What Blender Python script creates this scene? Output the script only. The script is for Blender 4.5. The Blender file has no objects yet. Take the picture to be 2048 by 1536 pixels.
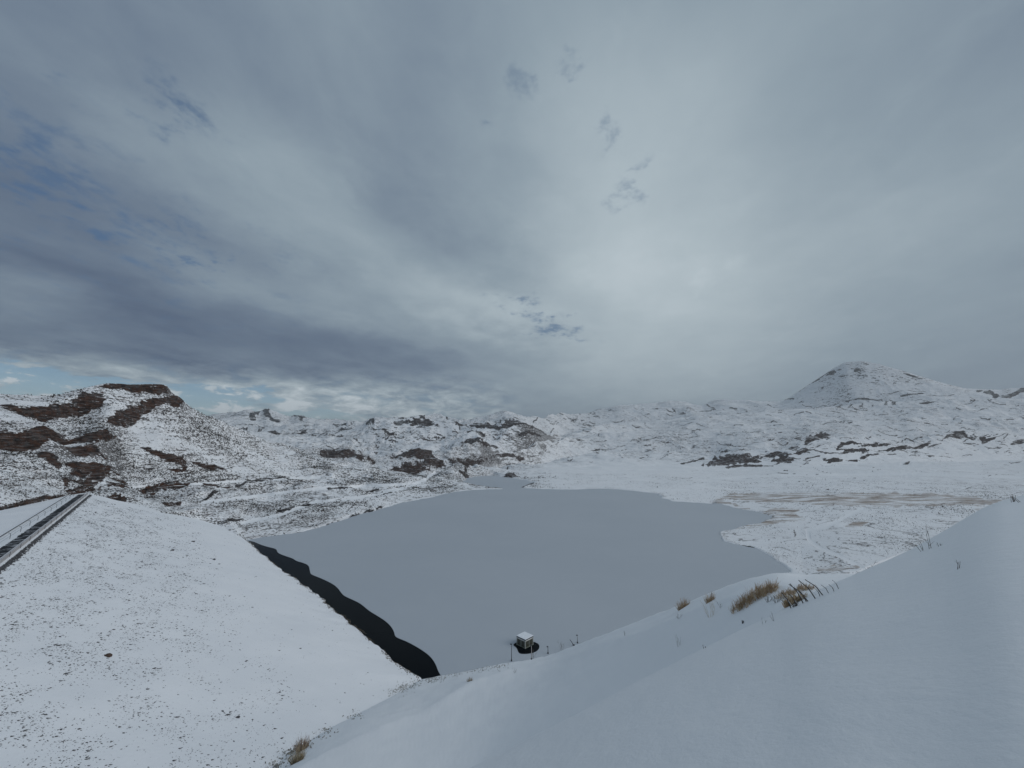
import bpy, bmesh, math, random
import numpy as np
from mathutils import Vector, Matrix
from mathutils.geometry import tessellate_polygon

R = math.radians
random.seed(7); rng = np.random.default_rng(11)
SC = bpy.context.scene
COL = SC.collection

# ------------------------------------------------------------------ camera
H = 45.0                      # eye height above the lake, metres
FPX = 800.0; W0 = 2048; H0 = 1536
PITCH = math.atan(122/FPX)
CP, SP = math.cos(PITCH), math.sin(PITCH)
cam = bpy.data.cameras.new('camera'); camo = bpy.data.objects.new('camera', cam); COL.objects.link(camo)
cam.sensor_width = 36; cam.lens = FPX/W0*36; cam.clip_start = 0.05; cam.clip_end = 60000
camo.location = (0, 0, H); camo.rotation_euler = (math.pi/2+PITCH, 0, 0)
SC.camera = camo

# ------------------------------------------------------------------ view
SC.view_settings.view_transform = 'Standard'; SC.view_settings.look = 'None'
SC.view_settings.gamma = 1; SC.view_settings.exposure = 0.13
SC.view_settings.use_curve_mapping = False

SUN_AZ = 104; SUN_EL = 32      # clockwise from +Y (the viewing direction)

def px_dir(x, y):
    u = (x-W0/2)/FPX; v = (H0/2-y)/FPX
    return u, CP-SP*v, SP+CP*v
def px_azel(x, y):
    u, f, up = px_dir(x, y)
    return math.degrees(math.atan2(u, f)), math.degrees(math.atan2(up, math.hypot(u, f)))
def srgb(r, g, b):
    def c(v):
        v /= 255
        return v/12.92 if v <= .04045 else ((v+.055)/1.055)**2.4
    return (c(r), c(g), c(b), 1)

# ------------------------------------------------------------------ node helpers
class NT:
    def __init__(s, tree):
        s.t = tree; s.n = tree.nodes; s.l = tree.links
    def node(s, typ, ins=None, **kw):
        nd = s.n.new(typ)
        for k, v in kw.items(): setattr(nd, k, v)
        if ins:
            for k, v in ins.items(): s.put(nd, k, v)
        return nd
    def put(s, nd, k, v):
        sk = nd.inputs[k]
        if isinstance(v, bpy.types.NodeSocket): s.l.new(v, sk)
        else: sk.default_value = v
    def math(s, op, a, b=None, c=None, clamp=False):
        nd = s.n.new('ShaderNodeMath'); nd.operation = op; nd.use_clamp = clamp
        for i, v in enumerate((a, b, c)):
            if v is not None: s.put(nd, i, v)
        return nd.outputs[0]
    def vmath(s, op, a, b=None):
        nd = s.n.new('ShaderNodeVectorMath'); nd.operation = op
        s.put(nd, 0, a)
        if b is not None: s.put(nd, 1, b)
        return nd.outputs['Value'] if op in ('LENGTH', 'DOT_PRODUCT') else nd.outputs[0]
    def mix(s, f, a, b):
        nd = s.n.new('ShaderNodeMix'); nd.data_type = 'RGBA'
        s.put(nd, 0, f); s.put(nd, 6, a); s.put(nd, 7, b)
        return nd.outputs[2]
    def maprange(s, v, a, b, c=0.0, d=1.0, smooth=True):
        nd = s.n.new('ShaderNodeMapRange'); nd.interpolation_type = 'SMOOTHSTEP' if smooth else 'LINEAR'
        nd.clamp = True
        for k, q in zip((0, 1, 2, 3, 4), (v, a, b, c, d)): s.put(nd, k, q)
        return nd.outputs[0]
    def noise(s, vec, scale, detail=4, rough=.5, dist=0):
        nd = s.n.new('ShaderNodeTexNoise'); s.put(nd, 'Vector', vec)
        nd.inputs['Scale'].default_value = scale; nd.inputs['Detail'].default_value = detail
        nd.inputs['Roughness'].default_value = rough; nd.inputs['Distortion'].default_value = dist
        return nd.outputs['Fac']
    def mapping(s, vec, loc=(0, 0, 0), rot=(0, 0, 0), scale=(1, 1, 1), typ='POINT'):
        nd = s.n.new('ShaderNodeMapping'); nd.vector_type = typ
        s.put(nd, 'Vector', vec)
        nd.inputs['Location'].default_value = loc; nd.inputs['Rotation'].default_value = rot
        nd.inputs['Scale'].default_value = scale
        return nd.outputs[0]
    def ramp(s, f, stops):
        nd = s.n.new('ShaderNodeValToRGB'); cr = nd.color_ramp
        while len(cr.elements) < len(stops): cr.elements.new(.5)
        for e, (p, c) in zip(cr.elements, stops): e.position = p; e.color = c
        s.put(nd, 0, f)
        return nd.outputs[0]

# ------------------------------------------------------------------ world: a broken cloud deck over a clear sky
world = bpy.data.worlds.new("World"); SC.world = world; world.use_nodes = True
w = NT(world.node_tree); w.n.clear()
tc = w.node('ShaderNodeTexCoord').outputs['Generated']
sep = w.node('ShaderNodeSeparateXYZ', {0: tc})
X, Y, Z = sep.outputs
Zp = w.math('MAXIMUM', Z, 0.0)
sky = w.node('ShaderNodeTexSky', sky_type='NISHITA', sun_disc=False)
sky.sun_elevation = R(SUN_EL); sky.sun_rotation = R(SUN_AZ); sky.altitude = 900
az = w.math('DEGREES', w.math('ARCTAN2', X, Y))
el = w.math('DEGREES', w.math('ARCSINE', Z))
zz = w.math('ADD', Zp, .10)
P = w.node('ShaderNodeCombineXYZ', {0: w.math('DIVIDE', X, zz), 1: w.math('DIVIDE', Y, zz), 2: 0.0}).outputs[0]
Prot = w.mapping(P, rot=(0, 0, R(14)))          # cloud streets run away from the viewer
Pst = w.mapping(Prot, scale=(1.0, .6, 1))
warpn = w.node('ShaderNodeTexNoise', {'Vector': Prot, 'Scale': 1.0, 'Detail': 5.0, 'Roughness': .6}).outputs['Color']
warp = w.vmath('MULTIPLY', w.vmath('SUBTRACT', warpn, (.5, .5, .5)), (26, 16, 0))
wl_ = w.maprange(el, 2, 24, .16, 1.0)
warp = w.vmath('MULTIPLY', warp, w.node('ShaderNodeCombineXYZ', {0: wl_, 1: wl_, 2: 0.0}).outputs[0])
AE = w.vmath('ADD', w.node('ShaderNodeCombineXYZ', {0: az, 1: el, 2: 0.0}).outputs[0], warp)
def lobe(x, y, sx, sy, rot, vec=AE):
    a, e = px_azel(x, y)
    q = w.mapping(vec, (a, e, 0), (0, 0, R(rot)), (sx, sy, 1), 'TEXTURE')
    return w.maprange(w.vmath('LENGTH', q), 0, 1, 1, 0)
# (px x, px y, half sizes in degrees, rotation, amount) - broad lighter and darker parts of the deck
LOBES = [
 (1150, 330, 28, 36, 12, .22), (1280, 620, 30, 22, 0, .22), (1350, 200, 26, 16, 0, .06), (900, 560, 16, 6, -20, .10), (1250, 770, 34, 7, 0, .08),
 (700, 520, 38, 8, -22, .16), (1000, 640, 22, 5, -20, .14), (1600, 400, 36, 38, -10, .20),
 (240, 640, 36, 7, -8, -.19), (700, 690, 24, 4, -5, -.14), (60, 430, 20, 12, -8, -.10), (-300, 500, 36, 26, 0, -.06),
 (1060, 690, 12, 3.0, -6, -.12), (150, 60, 30, 20, 10, -.10), (20, 590, 12, 3.5, -8, .22), (240, 230, 12, 6, -20, .08),
 (560, 310, 14, 6, -20, .08), (420, 560, 14, 5, -24, .06), (1900, 100, 24, 14, 0, -.08),
 (250, 800, 46, 5.5, 0, .36), (800, 812, 26, 5, 0, .16), (700, 0, 20, 14, 0, .02), (640, 600, 9, 3, -15, .04),
 (1800, 760, 22, 4, 0, -.03),
]
L = 0.495
for (x, y, sx, sy, ro, am) in LOBES:
    L = w.math('MULTIPLY_ADD', lobe(x, y, sx, sy, ro), am, L)
n1 = w.noise(Pst, 1.6, 7, .55, .3)
n2 = w.noise(w.mapping(Prot, scale=(1, .75, 1)), 5.0, 8, .64, .35)
n3 = w.noise(w.mapping(Prot, scale=(1, .8, 1)), 2.4, 5, .6)
hz = w.maprange(el, 2, 16, 1.0, 0.0)            # the deck breaks into small puffs low down
left = w.maprange(az, 2, -12, 0.0, 1.0)
rt = w.maprange(az, -5, 18, 1.0, .55)
L = w.math('MULTIPLY_ADD', w.math('MULTIPLY', w.math('SUBTRACT', n1, .5), rt), .22, L)
L = w.math('MULTIPLY_ADD', w.math('MULTIPLY', w.math('SUBTRACT', n2, .5), rt), .16, L)
L = w.math('MULTIPLY_ADD', w.math('MULTIPLY', w.math('SUBTRACT', n3, .5), w.math('MULTIPLY', hz, left)), .95, L)
pf = w.noise(w.vmath('MULTIPLY', AE2_ := w.node('ShaderNodeCombineXYZ', {0: az, 1: el, 2: 0.0}).outputs[0], (.30, .85, 0)), 1.0, 5, .62, .4)
pz = w.math('MULTIPLY', w.maprange(el, 11, 4), w.maprange(az, 6, -8))
L = w.math('MULTIPLY_ADD', w.math('MULTIPLY', w.math('SUBTRACT', pf, .47), pz), 1.7, L)
wisp = w.maprange(w.noise(w.mapping(Prot, scale=(1, .55, 1)), 3.0, 8, .6, .3), .56, .80, 0, .08)
L = w.math('ADD', L, wisp)
cloud = w.ramp(L, [(0.0, srgb(54, 67, 92)), (.22, srgb(78, 93, 116)), (.42, srgb(108, 123, 140)), (.62, srgb(137, 152, 163)), (.85, srgb(169, 182, 189)), (1, srgb(196, 206, 212))])
# gaps with clear sky
GAPS = [(20, 290, 10, 3.5, -14), (130, 410, 12, 1.8, -8), (350, 210, 6, 3.0, -30), (330, 480, 3.0, 3.4, 20), (318, 425, 2.2, 1.4, 0),
        (330, 512, 3.2, 1.0, 0), (420, 530, 3, .8, 0), 
        (1020, 610, 5, 1.0, 0), (1110, 652, 6, 1.8, -10), (1075, 624, 3, .8, 0), (200, 440, 3, 1.1, 0), (180, 200, 3, 1.4, -20), (90, 330, 4, 1.2, -10)]
warp2 = w.vmath('MULTIPLY', w.vmath('SUBTRACT', w.node('ShaderNodeTexNoise', {'Vector': Prot, 'Scale': 7.0, 'Detail': 6.0, 'Roughness': .65}).outputs['Color'], (.5, .5, .5)), (15, 10, 0))
AE2 = w.vmath('ADD', w.node('ShaderNodeCombineXYZ', {0: az, 1: el, 2: 0.0}).outputs[0], warp2)
g = None
for (x, y, sx, sy, ro) in GAPS:
    q = lobe(x, y, sx*1.35, sy*1.35, ro, AE2)
    g = q if g is None else w.math('MAXIMUM', g, q)
gn = w.noise(w.mapping(Prot, scale=(1, .7, 1)), 6.5, 6, .65)
gf = w.maprange(w.noise(w.mapping(Prot, scale=(1, .7, 1)), 9.0, 6, .7), .51, .70)
lowb = w.math('MULTIPLY', w.maprange(pf, .50, .36), w.math('MULTIPLY', pz, w.maprange(el, .5, 2.5)))
leftg = w.math('MULTIPLY', w.math('MULTIPLY', lobe(60, 380, 34, 14, -12), gf), .60)
gfx = w.maprange(w.noise(w.mapping(Prot, scale=(1, .7, 1)), 11.0, 5, .7), .36, .60, .25, 1)
gap = w.maprange(w.math('MULTIPLY', w.math('MULTIPLY', g, w.maprange(gn, .36, .58)), gfx), .05, .95, 0, .62)
LOWG = [(40, 758, 7, 2.6, 0), (200, 768, 8, 1.0, 0), (400, 800, 9, 2.6, -3), (450, 835, 9, 1.6, 0), (520, 782, 2.4, .9, 0), (640, 832, 9, 1.3, 0), (430, 780, 4, .9, 0), (545, 800, 3, .8, 0)]
lg = None
for (x, y, sx, sy, ro) in LOWG:
    q = lobe(x, y, sx, sy, ro, w.vmath('ADD', AE2_, w.vmath('MULTIPLY', warp2, (.35, .22, 0))))
    lg = q if lg is None else w.math('MAXIMUM', lg, q)
lowg = w.maprange(w.math('MULTIPLY', lg, w.maprange(pf, .66, .42)), .10, .5, 0, .9)
FAINT = [(1045, 180, 2.6, 4.2, 25), (1055, 165, 4, 1.4, -30), (980, 250, 2, 1, 0), (1290, 330, 3, 1, 20), (1130, 120, 3, 1.2, 0), (1225, 295, 3.4, 1.5, 40), (1212, 250, 2, 2, 10), (1238, 380, 2.0, 3.4, 15), (1262, 405, 3.4, 1.2, -10)]
fg = None
for (x, y, sx, sy, ro) in FAINT:
    q = lobe(x, y, sx*1.2, sy*1.2, ro, AE2)
    fg = q if fg is None else w.math('MAXIMUM', fg, q)
gap = w.math('MAXIMUM', gap, w.maprange(w.math('MULTIPLY', fg, w.math('MULTIPLY', gfx, w.maprange(gn, .36, .60))), .03, 1.0, 0, .34))
gap = w.math('MAXIMUM', w.math('MAXIMUM', gap, leftg), w.math('MAXIMUM', lowg, w.math('MULTIPLY', lowb, .45)))
blue = w.mix(.55, w.vmath('MULTIPLY', sky.outputs[0], (1, 1, 1)), tuple(c*10 for c in srgb(70, 112, 160)[:3])+(1,))
lo_ = w.maprange(el, 14, 3)
blue = w.vmath('MULTIPLY', blue, w.mix(lo_, (.42, .56, .62, 1), (1.15, 1.12, .98, 1)))
cl10 = w.vmath('MULTIPLY', cloud, (10, 10, 10))
col = w.mix(gap, cl10, blue)
below = w.maprange(Z, -.02, -.1)
col = w.mix(below, col, tuple(c*10 for c in srgb(120, 135, 150)[:3])+(1,))
bg = w.node('ShaderNodeBackground', {0: col, 1: 0.1})
w.l.new(bg.outputs[0], w.node('ShaderNodeOutputWorld').inputs[0])

# ------------------------------------------------------------------ sun behind the cloud deck
sl = bpy.data.lights.new('sun', 'SUN'); sl.energy = 1.15; sl.angle = R(38); sl.color = (1, .98, .955)
so = bpy.data.objects.new('sun', sl); COL.objects.link(so)
sd = Vector((math.sin(R(SUN_AZ))*math.cos(R(SUN_EL)), math.cos(R(SUN_AZ))*math.cos(R(SUN_EL)), math.sin(R(SUN_EL))))
so.rotation_euler = sd.to_track_quat('Z', 'Y').to_euler(); so.location = sd*100+Vector((0, 0, 60))

# ------------------------------------------------------------------ object helpers
def tag(o, label=None, cat=None, group=None, kind=None):
    for k, v in (('label', label), ('category', cat), ('group', group), ('kind', kind)):
        if v: o[k] = v
    return o
def empty(name, loc=(0, 0, 0), rz=0):
    o = bpy.data.objects.new(name, None); COL.objects.link(o); o.location = loc; o.rotation_euler = (0, 0, rz)
    o.empty_display_size = .3
    return o
def np_mesh(name, co, faces, mat, parent=None, smooth=True, attrs=None):
    me = bpy.data.meshes.new(name)
    co = np.asarray(co, np.float32); faces = np.asarray(faces, np.int32)
    k = faces.shape[1]
    me.vertices.add(len(co)); me.vertices.foreach_set('co', co.ravel())
    me.loops.add(faces.size); me.loops.foreach_set('vertex_index', faces.ravel())
    me.polygons.add(len(faces)); me.polygons.foreach_set('loop_start', np.arange(0, faces.size, k, dtype=np.int32))
    me.polygons.foreach_set('use_smooth', np.full(len(faces), smooth))
    me.update(calc_edges=True)
    for an, av in (attrs or {}).items():
        a = me.attributes.new(an, 'FLOAT', 'POINT'); a.data.foreach_set('value', np.asarray(av, np.float32).ravel())
    me.materials.append(mat)
    o = bpy.data.objects.new(name, me); COL.objects.link(o)
    if parent: o.parent = parent
    return o
class MB:
    def __init__(s): s.v = []; s.f = []
    def box(s, x0, x1, y0, y1, z0, z1, M=None):
        b = len(s.v)
        for z in (z0, z1):
            for (x, y) in ((x0, y0), (x1, y0), (x1, y1), (x0, y1)):
                p = Vector((x, y, z)); s.v.append(M @ p if M else p)
        for q in ((3, 2, 1, 0), (4, 5, 6, 7), (0, 1, 5, 4), (1, 2, 6, 5), (2, 3, 7, 6), (3, 0, 4, 7)):
            s.f.append([b+i for i in q])
    def tube(s, pts, rad, n=6, cap=True):
        pts = [Vector(p) for p in pts]
        if not hasattr(rad, '__len__'): rad = [rad]*len(pts)
        b = len(s.v)
        for i, p in enumerate(pts):
            t = (pts[min(i+1, len(pts)-1)]-pts[max(i-1, 0)]).normalized()
            a = t.orthogonal().normalized() if abs(t.z) > .9 else t.cross(Vector((0, 0, 1))).normalized()
            c = t.cross(a)
            for k in range(n):
                th = 2*math.pi*k/n
                s.v.append(p+(a*math.cos(th)+c*math.sin(th))*rad[i])
        for i in range(len(pts)-1):
            for k in range(n):
                s.f.append([b+i*n+k, b+i*n+(k+1) % n, b+(i+1)*n+(k+1) % n, b+(i+1)*n+k])
        if cap:
            s.f.append([b+k for k in range(n)][::-1]); s.f.append([b+(len(pts)-1)*n+k for k in range(n)])
    def build(s, name, mat, parent=None, smooth=False, bevel=0):
        me = bpy.data.meshes.new(name); me.from_pydata([tuple(p) for p in s.v], [], s.f); me.update()
        bm = bmesh.new(); bm.from_mesh(me); bmesh.ops.recalc_face_normals(bm, faces=bm.faces)
        if bevel: bmesh.ops.bevel(bm, geom=bm.edges[:], offset=bevel, segments=2, affect='EDGES')
        bm.to_mesh(me); bm.free()
        for p in me.polygons: p.use_smooth = smooth
        me.materials.append(mat)
        o = bpy.data.objects.new(name, me); COL.objects.link(o)
        if parent: o.parent = parent
        return o

# ------------------------------------------------------------------ noise in numpy
def _hash(ix, iy, seed):
    h = (ix.astype(np.int64)*374761393 + iy.astype(np.int64)*668265263 + seed*974634777) & 0xffffffff
    h = ((h ^ (h >> 13))*1274126177) & 0xffffffff
    return h ^ (h >> 16)
def pnoise(x, y, seed=0):
    x0 = np.floor(x); y0 = np.floor(y); fx = x-x0; fy = y-y0
    ux = fx*fx*fx*(fx*(fx*6-15)+10); uy = fy*fy*fy*(fy*(fy*6-15)+10)
    def g(dx, dy):
        a = _hash(x0+dx, y0+dy, seed)*(2*math.pi/4294967296.0)
        return np.cos(a)*(fx-dx)+np.sin(a)*(fy-dy)
    a = g(0, 0)*(1-ux)+g(1, 0)*ux; b = g(0, 1)*(1-ux)+g(1, 1)*ux
    return (a*(1-uy)+b*uy)*1.5
def smooth(x, a, b):
    t = np.clip((x-a)/(b-a), 0, 1); return t*t*(3-2*t)

# ------------------------------------------------------------------ dam frame: D runs along the crest, N points upstream
ang = R(41.8)
Dv = np.array([-math.sin(ang), math.cos(ang)]); Nv = np.array([math.cos(ang), math.sin(ang)])
CREST = 24.3; N_CREST = -17.4; N_WATER = 43.2; DSL = CREST/(N_WATER-N_CREST)
def dam_xy(a, n): return Dv*a+Nv*n
def on_dam(x, y):
    u, f, up = px_dir(x, y); n = u*Nv[0]+f*Nv[1]
    s = (H-(CREST+DSL*N_CREST))/(-up - DSL*n) if False else (H-CREST-DSL*N_CREST)/(-up-DSL*n)
    return s*u, s*f, H+s*up
def at_z(x, y, z=0.0):
    u, f, up = px_dir(x, y); s = (z-H)/up
    return s*u, s*f, z

# ------------------------------------------------------------------ terrain: survey lines from near to far
# each point: photo column and row it is seen at, and either its distance ('d') or its height ('z'), or 'dam' = on the dam's face
def line(pts):
    th, te, ld = [], [], []
    for (x, y, k, v) in pts:
        u, f, up = px_dir(x, y); hz_ = math.hypot(u, f)
        if k == 'd': d = v
        elif k == 'z': d = (v-H)/(up/hz_)
        else:
            X_, Y_, Z_ = on_dam(x, y); d = math.hypot(X_, Y_)
        th.append(math.atan2(u, f)); te.append(up/hz_); ld.append(math.log(d))
    o = np.argsort(th)
    return np.array(th)[o], np.array(te)[o], np.array(ld)[o]
def D(*a): return [(x, y, 'd', d) for (x, y, d) in a]

N1 = line(D((-600, 2800, 6), (0, 2300, 6.5), (500, 1800, 8), (960, 1540, 10), (1100, 1458, 12), (1250, 1377, 13.6), (1330, 1334, 14.4), (1420, 1292, 15.2), (1480, 1258, 15.8), (1540, 1236, 16.4), (1590, 1200, 17), (1660, 1168, 17.5), (1730, 1140, 18), (1800, 1108, 18.6), (1880, 1070, 19.4), (1935, 1030, 20), (1970, 1010, 20.5), (2048, 988, 22), (2300, 930, 26)))
N3 = line(D((-600, 2500, 20), (0, 2250, 15), (500, 1760, 24), (960, 1556, 40), (1250, 1392, 35), (1420, 1303, 32), (1540, 1248, 28), (1620, 1202, 29), (1730, 1160, 32), (1880, 1100, 34), (2048, 1030, 38), (2300, 980, 42)))
N4 = line(D((-600, 2400, 26), (0, 2200, 18), (300, 1800, 30), (590, 1536, 42), (700, 1478, 48), (830, 1430, 54), (900, 1385, 60), (950, 1360, 66), (1010, 1341, 74), (1100, 1325, 76), (1170, 1300, 62), (1280, 1262, 52), (1420, 1212, 40), (1550, 1172, 34), (1620, 1166, 34), (1730, 1160, 38), (1880, 1110, 40), (2048, 1050, 46), (2300, 990, 50)))
N5 = line(D((-600, 2300, 45), (0, 2100, 32), (300, 1750, 40), (540, 1536, 52.6), (690, 1440, 65), (770, 1390, 76), (835, 1361, 85), (880, 1352, 87), (1000, 1326, 91), (1060, 1318, 90), (1100, 1311, 86), (1170, 1283, 75), (1280, 1243, 65), (1350, 1215, 57), (1420, 1187, 50), (1500, 1162, 44), (1550, 1152, 42), (1620, 1158, 44), (1700, 1155, 44), (1760, 1150, 46), (1880, 1105, 50), (2048, 1040, 60), (2300, 985, 80)))
G1 = line([(-300, 1060, 'd', 190), (0, 1020, 'd', 212), (130, 993, 'd', 246), (185, 990, 'dam', 0), (240, 1003, 'dam', 0), (300, 1020, 'dam', 0), (400, 1050, 'dam', 0), (489, 1080, 'z', .3)] +
    [(x, y, 'z', .4) for (x, y) in ((560, 1070), (640, 1055), (700, 1035), (800, 1005), (900, 985), (950, 978), (1060, 976), (1150, 979), (1200, 978), (1290, 985), (1340, 1000), (1430, 1008), (1437, 1068), (1450, 1085), (1500, 1097), (1550, 1117), (1580, 1142))] +
    [(1650, 1150, 'z', 2), (1720, 1142, 'z', 2), (1880, 1082, 'z', 3), (2048, 1000, 'z', 4), (2300, 960, 'z', 5)])
G2 = line(D((-300, 930, 250), (0, 935, 262), (100, 930, 290), (185, 950, 300), (300, 965, 320), (430, 960, 340), (560, 965, 370), (700, 965, 390), (800, 965, 420), (870, 962, 450), (930, 954, 510)) +
    [(1000, 949, 'z', 3), (1090, 940, 'z', 4), (1200, 930, 'z', 5), (1400, 928, 'z', 6), (1600, 930, 'z', 8), (1800, 925, 'z', 10), (2048, 920, 'z', 12), (2300, 918, 'z', 13)])
G3 = line(D((-300, 800, 380), (0, 783, 380), (60, 786, 382), (110, 785, 385), (150, 781, 390), (180, 775, 395), (210, 770, 400), (240, 768, 405), (320, 769, 414), (334, 772, 415), (345, 787, 417), (362, 795, 420), (370, 803, 424), (385, 815, 430), (425, 836, 445), (460, 852, 458), (500, 868, 470), (550, 887, 480), (600, 902, 490), (650, 914, 495), (700, 925, 497), (780, 943, 500), (870, 955, 520), (905, 930, 600), (1000, 935, 700), (1060, 930, 800), (1200, 905, 1080), (1300, 900, 1130), (1420, 915, 1100), (1480, 901, 1050), (1560, 900, 1050), (1620, 880, 1100), (1700, 870, 1180), (1800, 880, 1300), (1900, 865, 1450), (2048, 865, 1700), (2300, 860, 1800)))
G5 = line(D((-300, 860, 650), (425, 858, 680), (450, 866, 700), (520, 882, 700), (600, 892, 720), (650, 895, 700), (690, 893, 690), (720, 903, 690), (750, 922, 690), (780, 911, 690), (840, 903, 690), (880, 906, 700), (905, 890, 720), (935, 881, 740), (960, 880, 750), (985, 899, 760), (1010, 910, 820), (1060, 890, 950), (1150, 872, 1350), (1300, 862, 1500), (1500, 862, 1500), (1700, 842, 1750), (1900, 838, 1950), (2048, 832, 2150), (2300, 830, 2200)))
G7 = line(D((-300, 880, 1000), (425, 866, 1000), (500, 858, 1300), (600, 853, 1300), (700, 850, 1300), (728, 852, 1180), (738, 842, 1150), (750, 838, 1150), (780, 838, 1150), (830, 836, 1150), (880, 838, 1150), (920, 850, 1100), (950, 851, 1050), (985, 852, 1000), (1008, 843, 1000), (1050, 848, 1000), (1085, 863, 1050), (1120, 872, 1400), (1200, 852, 1700), (1300, 845, 1950), (1400, 832, 2000), (1500, 830, 2050), (1600, 816, 2200), (1700, 810, 2200), (1850, 802, 2300), (1950, 802, 2350), (2048, 796, 2450), (2300, 790, 2500)))
G9 = line(D((-300, 860, 2500), (400, 838, 2600), (430, 833, 2600), (465, 824, 2600), (495, 818, 2600), (518, 826, 2600), (535, 820, 2600), (560, 831, 2600), (578, 838, 2600), (598, 830, 2600), (630, 841, 2600), (720, 845, 2600), (760, 840, 2300), (850, 835, 1900), (950, 830, 1700), (1010, 828, 1650), (1060, 834, 1750), (1110, 829, 2500), (1180, 824, 3000), (1215, 818, 3000), (1240, 810, 3000), (1300, 805, 3000), (1370, 802, 3000), (1405, 809, 2900), (1440, 800, 2800), (1480, 801, 2800), (1560, 802, 2800), (1583, 792, 2700), (1610, 775, 2700), (1645, 752, 2700), (1672, 734, 2700), (1690, 723, 2700), (1722, 721, 2700), (1760, 727, 2700), (1800, 739, 2700), (1830, 749, 2700), (1880, 764, 2700), (1930, 777, 2700), (2000, 781, 2750), (2048, 778, 2800), (2300, 775, 2800)))

xs = np.concatenate([np.arange(-800, -160, 5), np.arange(-160, 2210, 1.45), np.arange(2212, 2900, 6)])
tin = np.arctan((xs-W0/2)/FPX/(CP+SP*122/FPX))
k = 36
TH = np.concatenate([np.linspace(-math.pi, tin[0], k, endpoint=False), tin, np.linspace(tin[-1], math.pi, k+1)[1:]])
NC = len(TH)
def gblur(a, sg):
    n_ = int(sg*3); kk = np.exp(-.5*(np.arange(-n_, n_+1)/sg)**2); kk /= kk.sum()
    return np.convolve(np.pad(a, n_, mode='edge'), kk, 'valid')
def ev(l, sg=2, sgd=14):
    te = np.interp(TH, l[0], l[1]); ld = np.interp(TH, l[0], l[2])
    return gblur(te, sg), np.exp(gblur(ld, sgd))
def dz(te, d): return te, d
rowsL = []      # (te, d) arrays
def from_z(d, z): return ((z-H)/d, d)
n1 = ev(N1, 26, 110); n3 = ev(N3, 40, 60); n4 = ev(N4, 16, 40); n5 = ev(N5, 7, 20); g1 = ev(G1, 2, 3); g2 = ev(G2); g3 = ev(G3); g5 = ev(G5); g7 = ev(G7); g9 = ev(G9)
n0 = from_z(np.full(NC, .5), np.full(NC, H-1.62))
z1 = H+n1[1]*n1[0]; z3 = H+n3[1]*n3[0]
n1b = from_z(n1[1]*1.12, z1-.12*n1[1]*.62)
n3 = (np.minimum(n3[0], n1[0]-.012), n3[1])
n6 = from_z(n5[1]*1.45, np.minimum(H+n5[1]*1.45*n5[0]-3, np.full(NC, -4.0)))
xq = np.tan(np.clip(TH, -1.3, 1.3))*FPX*(CP+SP*122/FPX)+W0/2
zg = np.interp(xq, [500, 1580, 1660, 1880, 2048, 2300], [.4, .4, 2, 3, 4, 5]); lk = smooth(xq, 490, 530)
g1 = (((H+g1[1]*g1[0])*(1-lk)+zg*lk-H)/g1[1], g1[1])
zG1 = H+g1[1]*g1[0]
f0 = from_z(g1[1]*.95, zG1-4.5)
dip = np.interp(xs_dip := (np.tan(np.clip(TH, -1.3, 1.3))*FPX*(CP+SP*122/FPX)+W0/2), [0, 900, 1050, 1200, 2048], [9, 9, 4, 2.5, 2.5])/FPX
g4 = (np.minimum(g3[0], g5[0])-dip, np.sqrt(g3[1]*g5[1]))
g6 = (np.minimum(g5[0], g7[0])-dip*.8, np.sqrt(g5[1]*g7[1]))
g8 = (np.minimum(g7[0], g9[0])-dip*.3, g7[1]*.55+g9[1]*.45)
z9 = H+g9[1]*g9[0]
g10 = from_z(g9[1]*1.2, np.maximum(z9*.45, 10)); g11 = from_z(np.full(NC, 12000.0), np.full(NC, 25.0))
nl = [n0, n1, n1b, n3, n4, n5, n6, f0, g1, g2, g3, g4, g5, g6, g7, g8, g9, g10, g11]
nr = [40, 8, 6, 34, 30, 14, 14, 6, 110, 130, 10, 40, 10, 44, 10, 66, 14, 8]
names = ['n0', 'n1', 'n1b', 'n3', 'n4', 'n5', 'n6', 'f0', 'g1', 'g2', 'g3', 'g4', 'g5', 'g6', 'g7', 'g8', 'g9', 'g10', 'g11']
for i in range(1, len(nl)):
    d_ = np.maximum(nl[i][1], nl[i-1][1]*1.015); nl[i] = (nl[i][0], d_)
TE, DD, SEG = [], [], []
for i in range(len(nr)):
    (ta, da), (tb, db) = nl[i], nl[i+1]; n = nr[i]
    za = H+ta*da; zb = H+tb*db
    t = np.arange(n)[:, None]/n
    if i in (0, 6): d = np.exp(np.log(da)*(1-t)+np.log(db)*t)
    else: d = 1/((1-t)/da+t/db)
    s = (d-da)/(db-da); z = za+(zb-za)*s
    TE.append((z-H)/d); DD.append(d); SEG.append(i+s)
TE.append(nl[-1][0][None]); DD.append(nl[-1][1][None]); SEG.append(np.full((1, NC), float(len(nr))))
TE = np.concatenate(TE); DD = np.concatenate(DD); SEG = np.concatenate(SEG)
NR = TE.shape[0]

def project(xw, yw, zw):
    h = zw-H
    dep = yw*CP+h*SP; upc = -yw*SP+h*CP
    dep = np.where(dep < .01, .01, dep)
    return W0/2+FPX*xw/dep, H0/2-FPX*upc/dep
SN, CN = np.sin(TH)[None], np.cos(TH)[None]
PX, PY = project(DD*SN, DD*CN, H+DD*TE)

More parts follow.
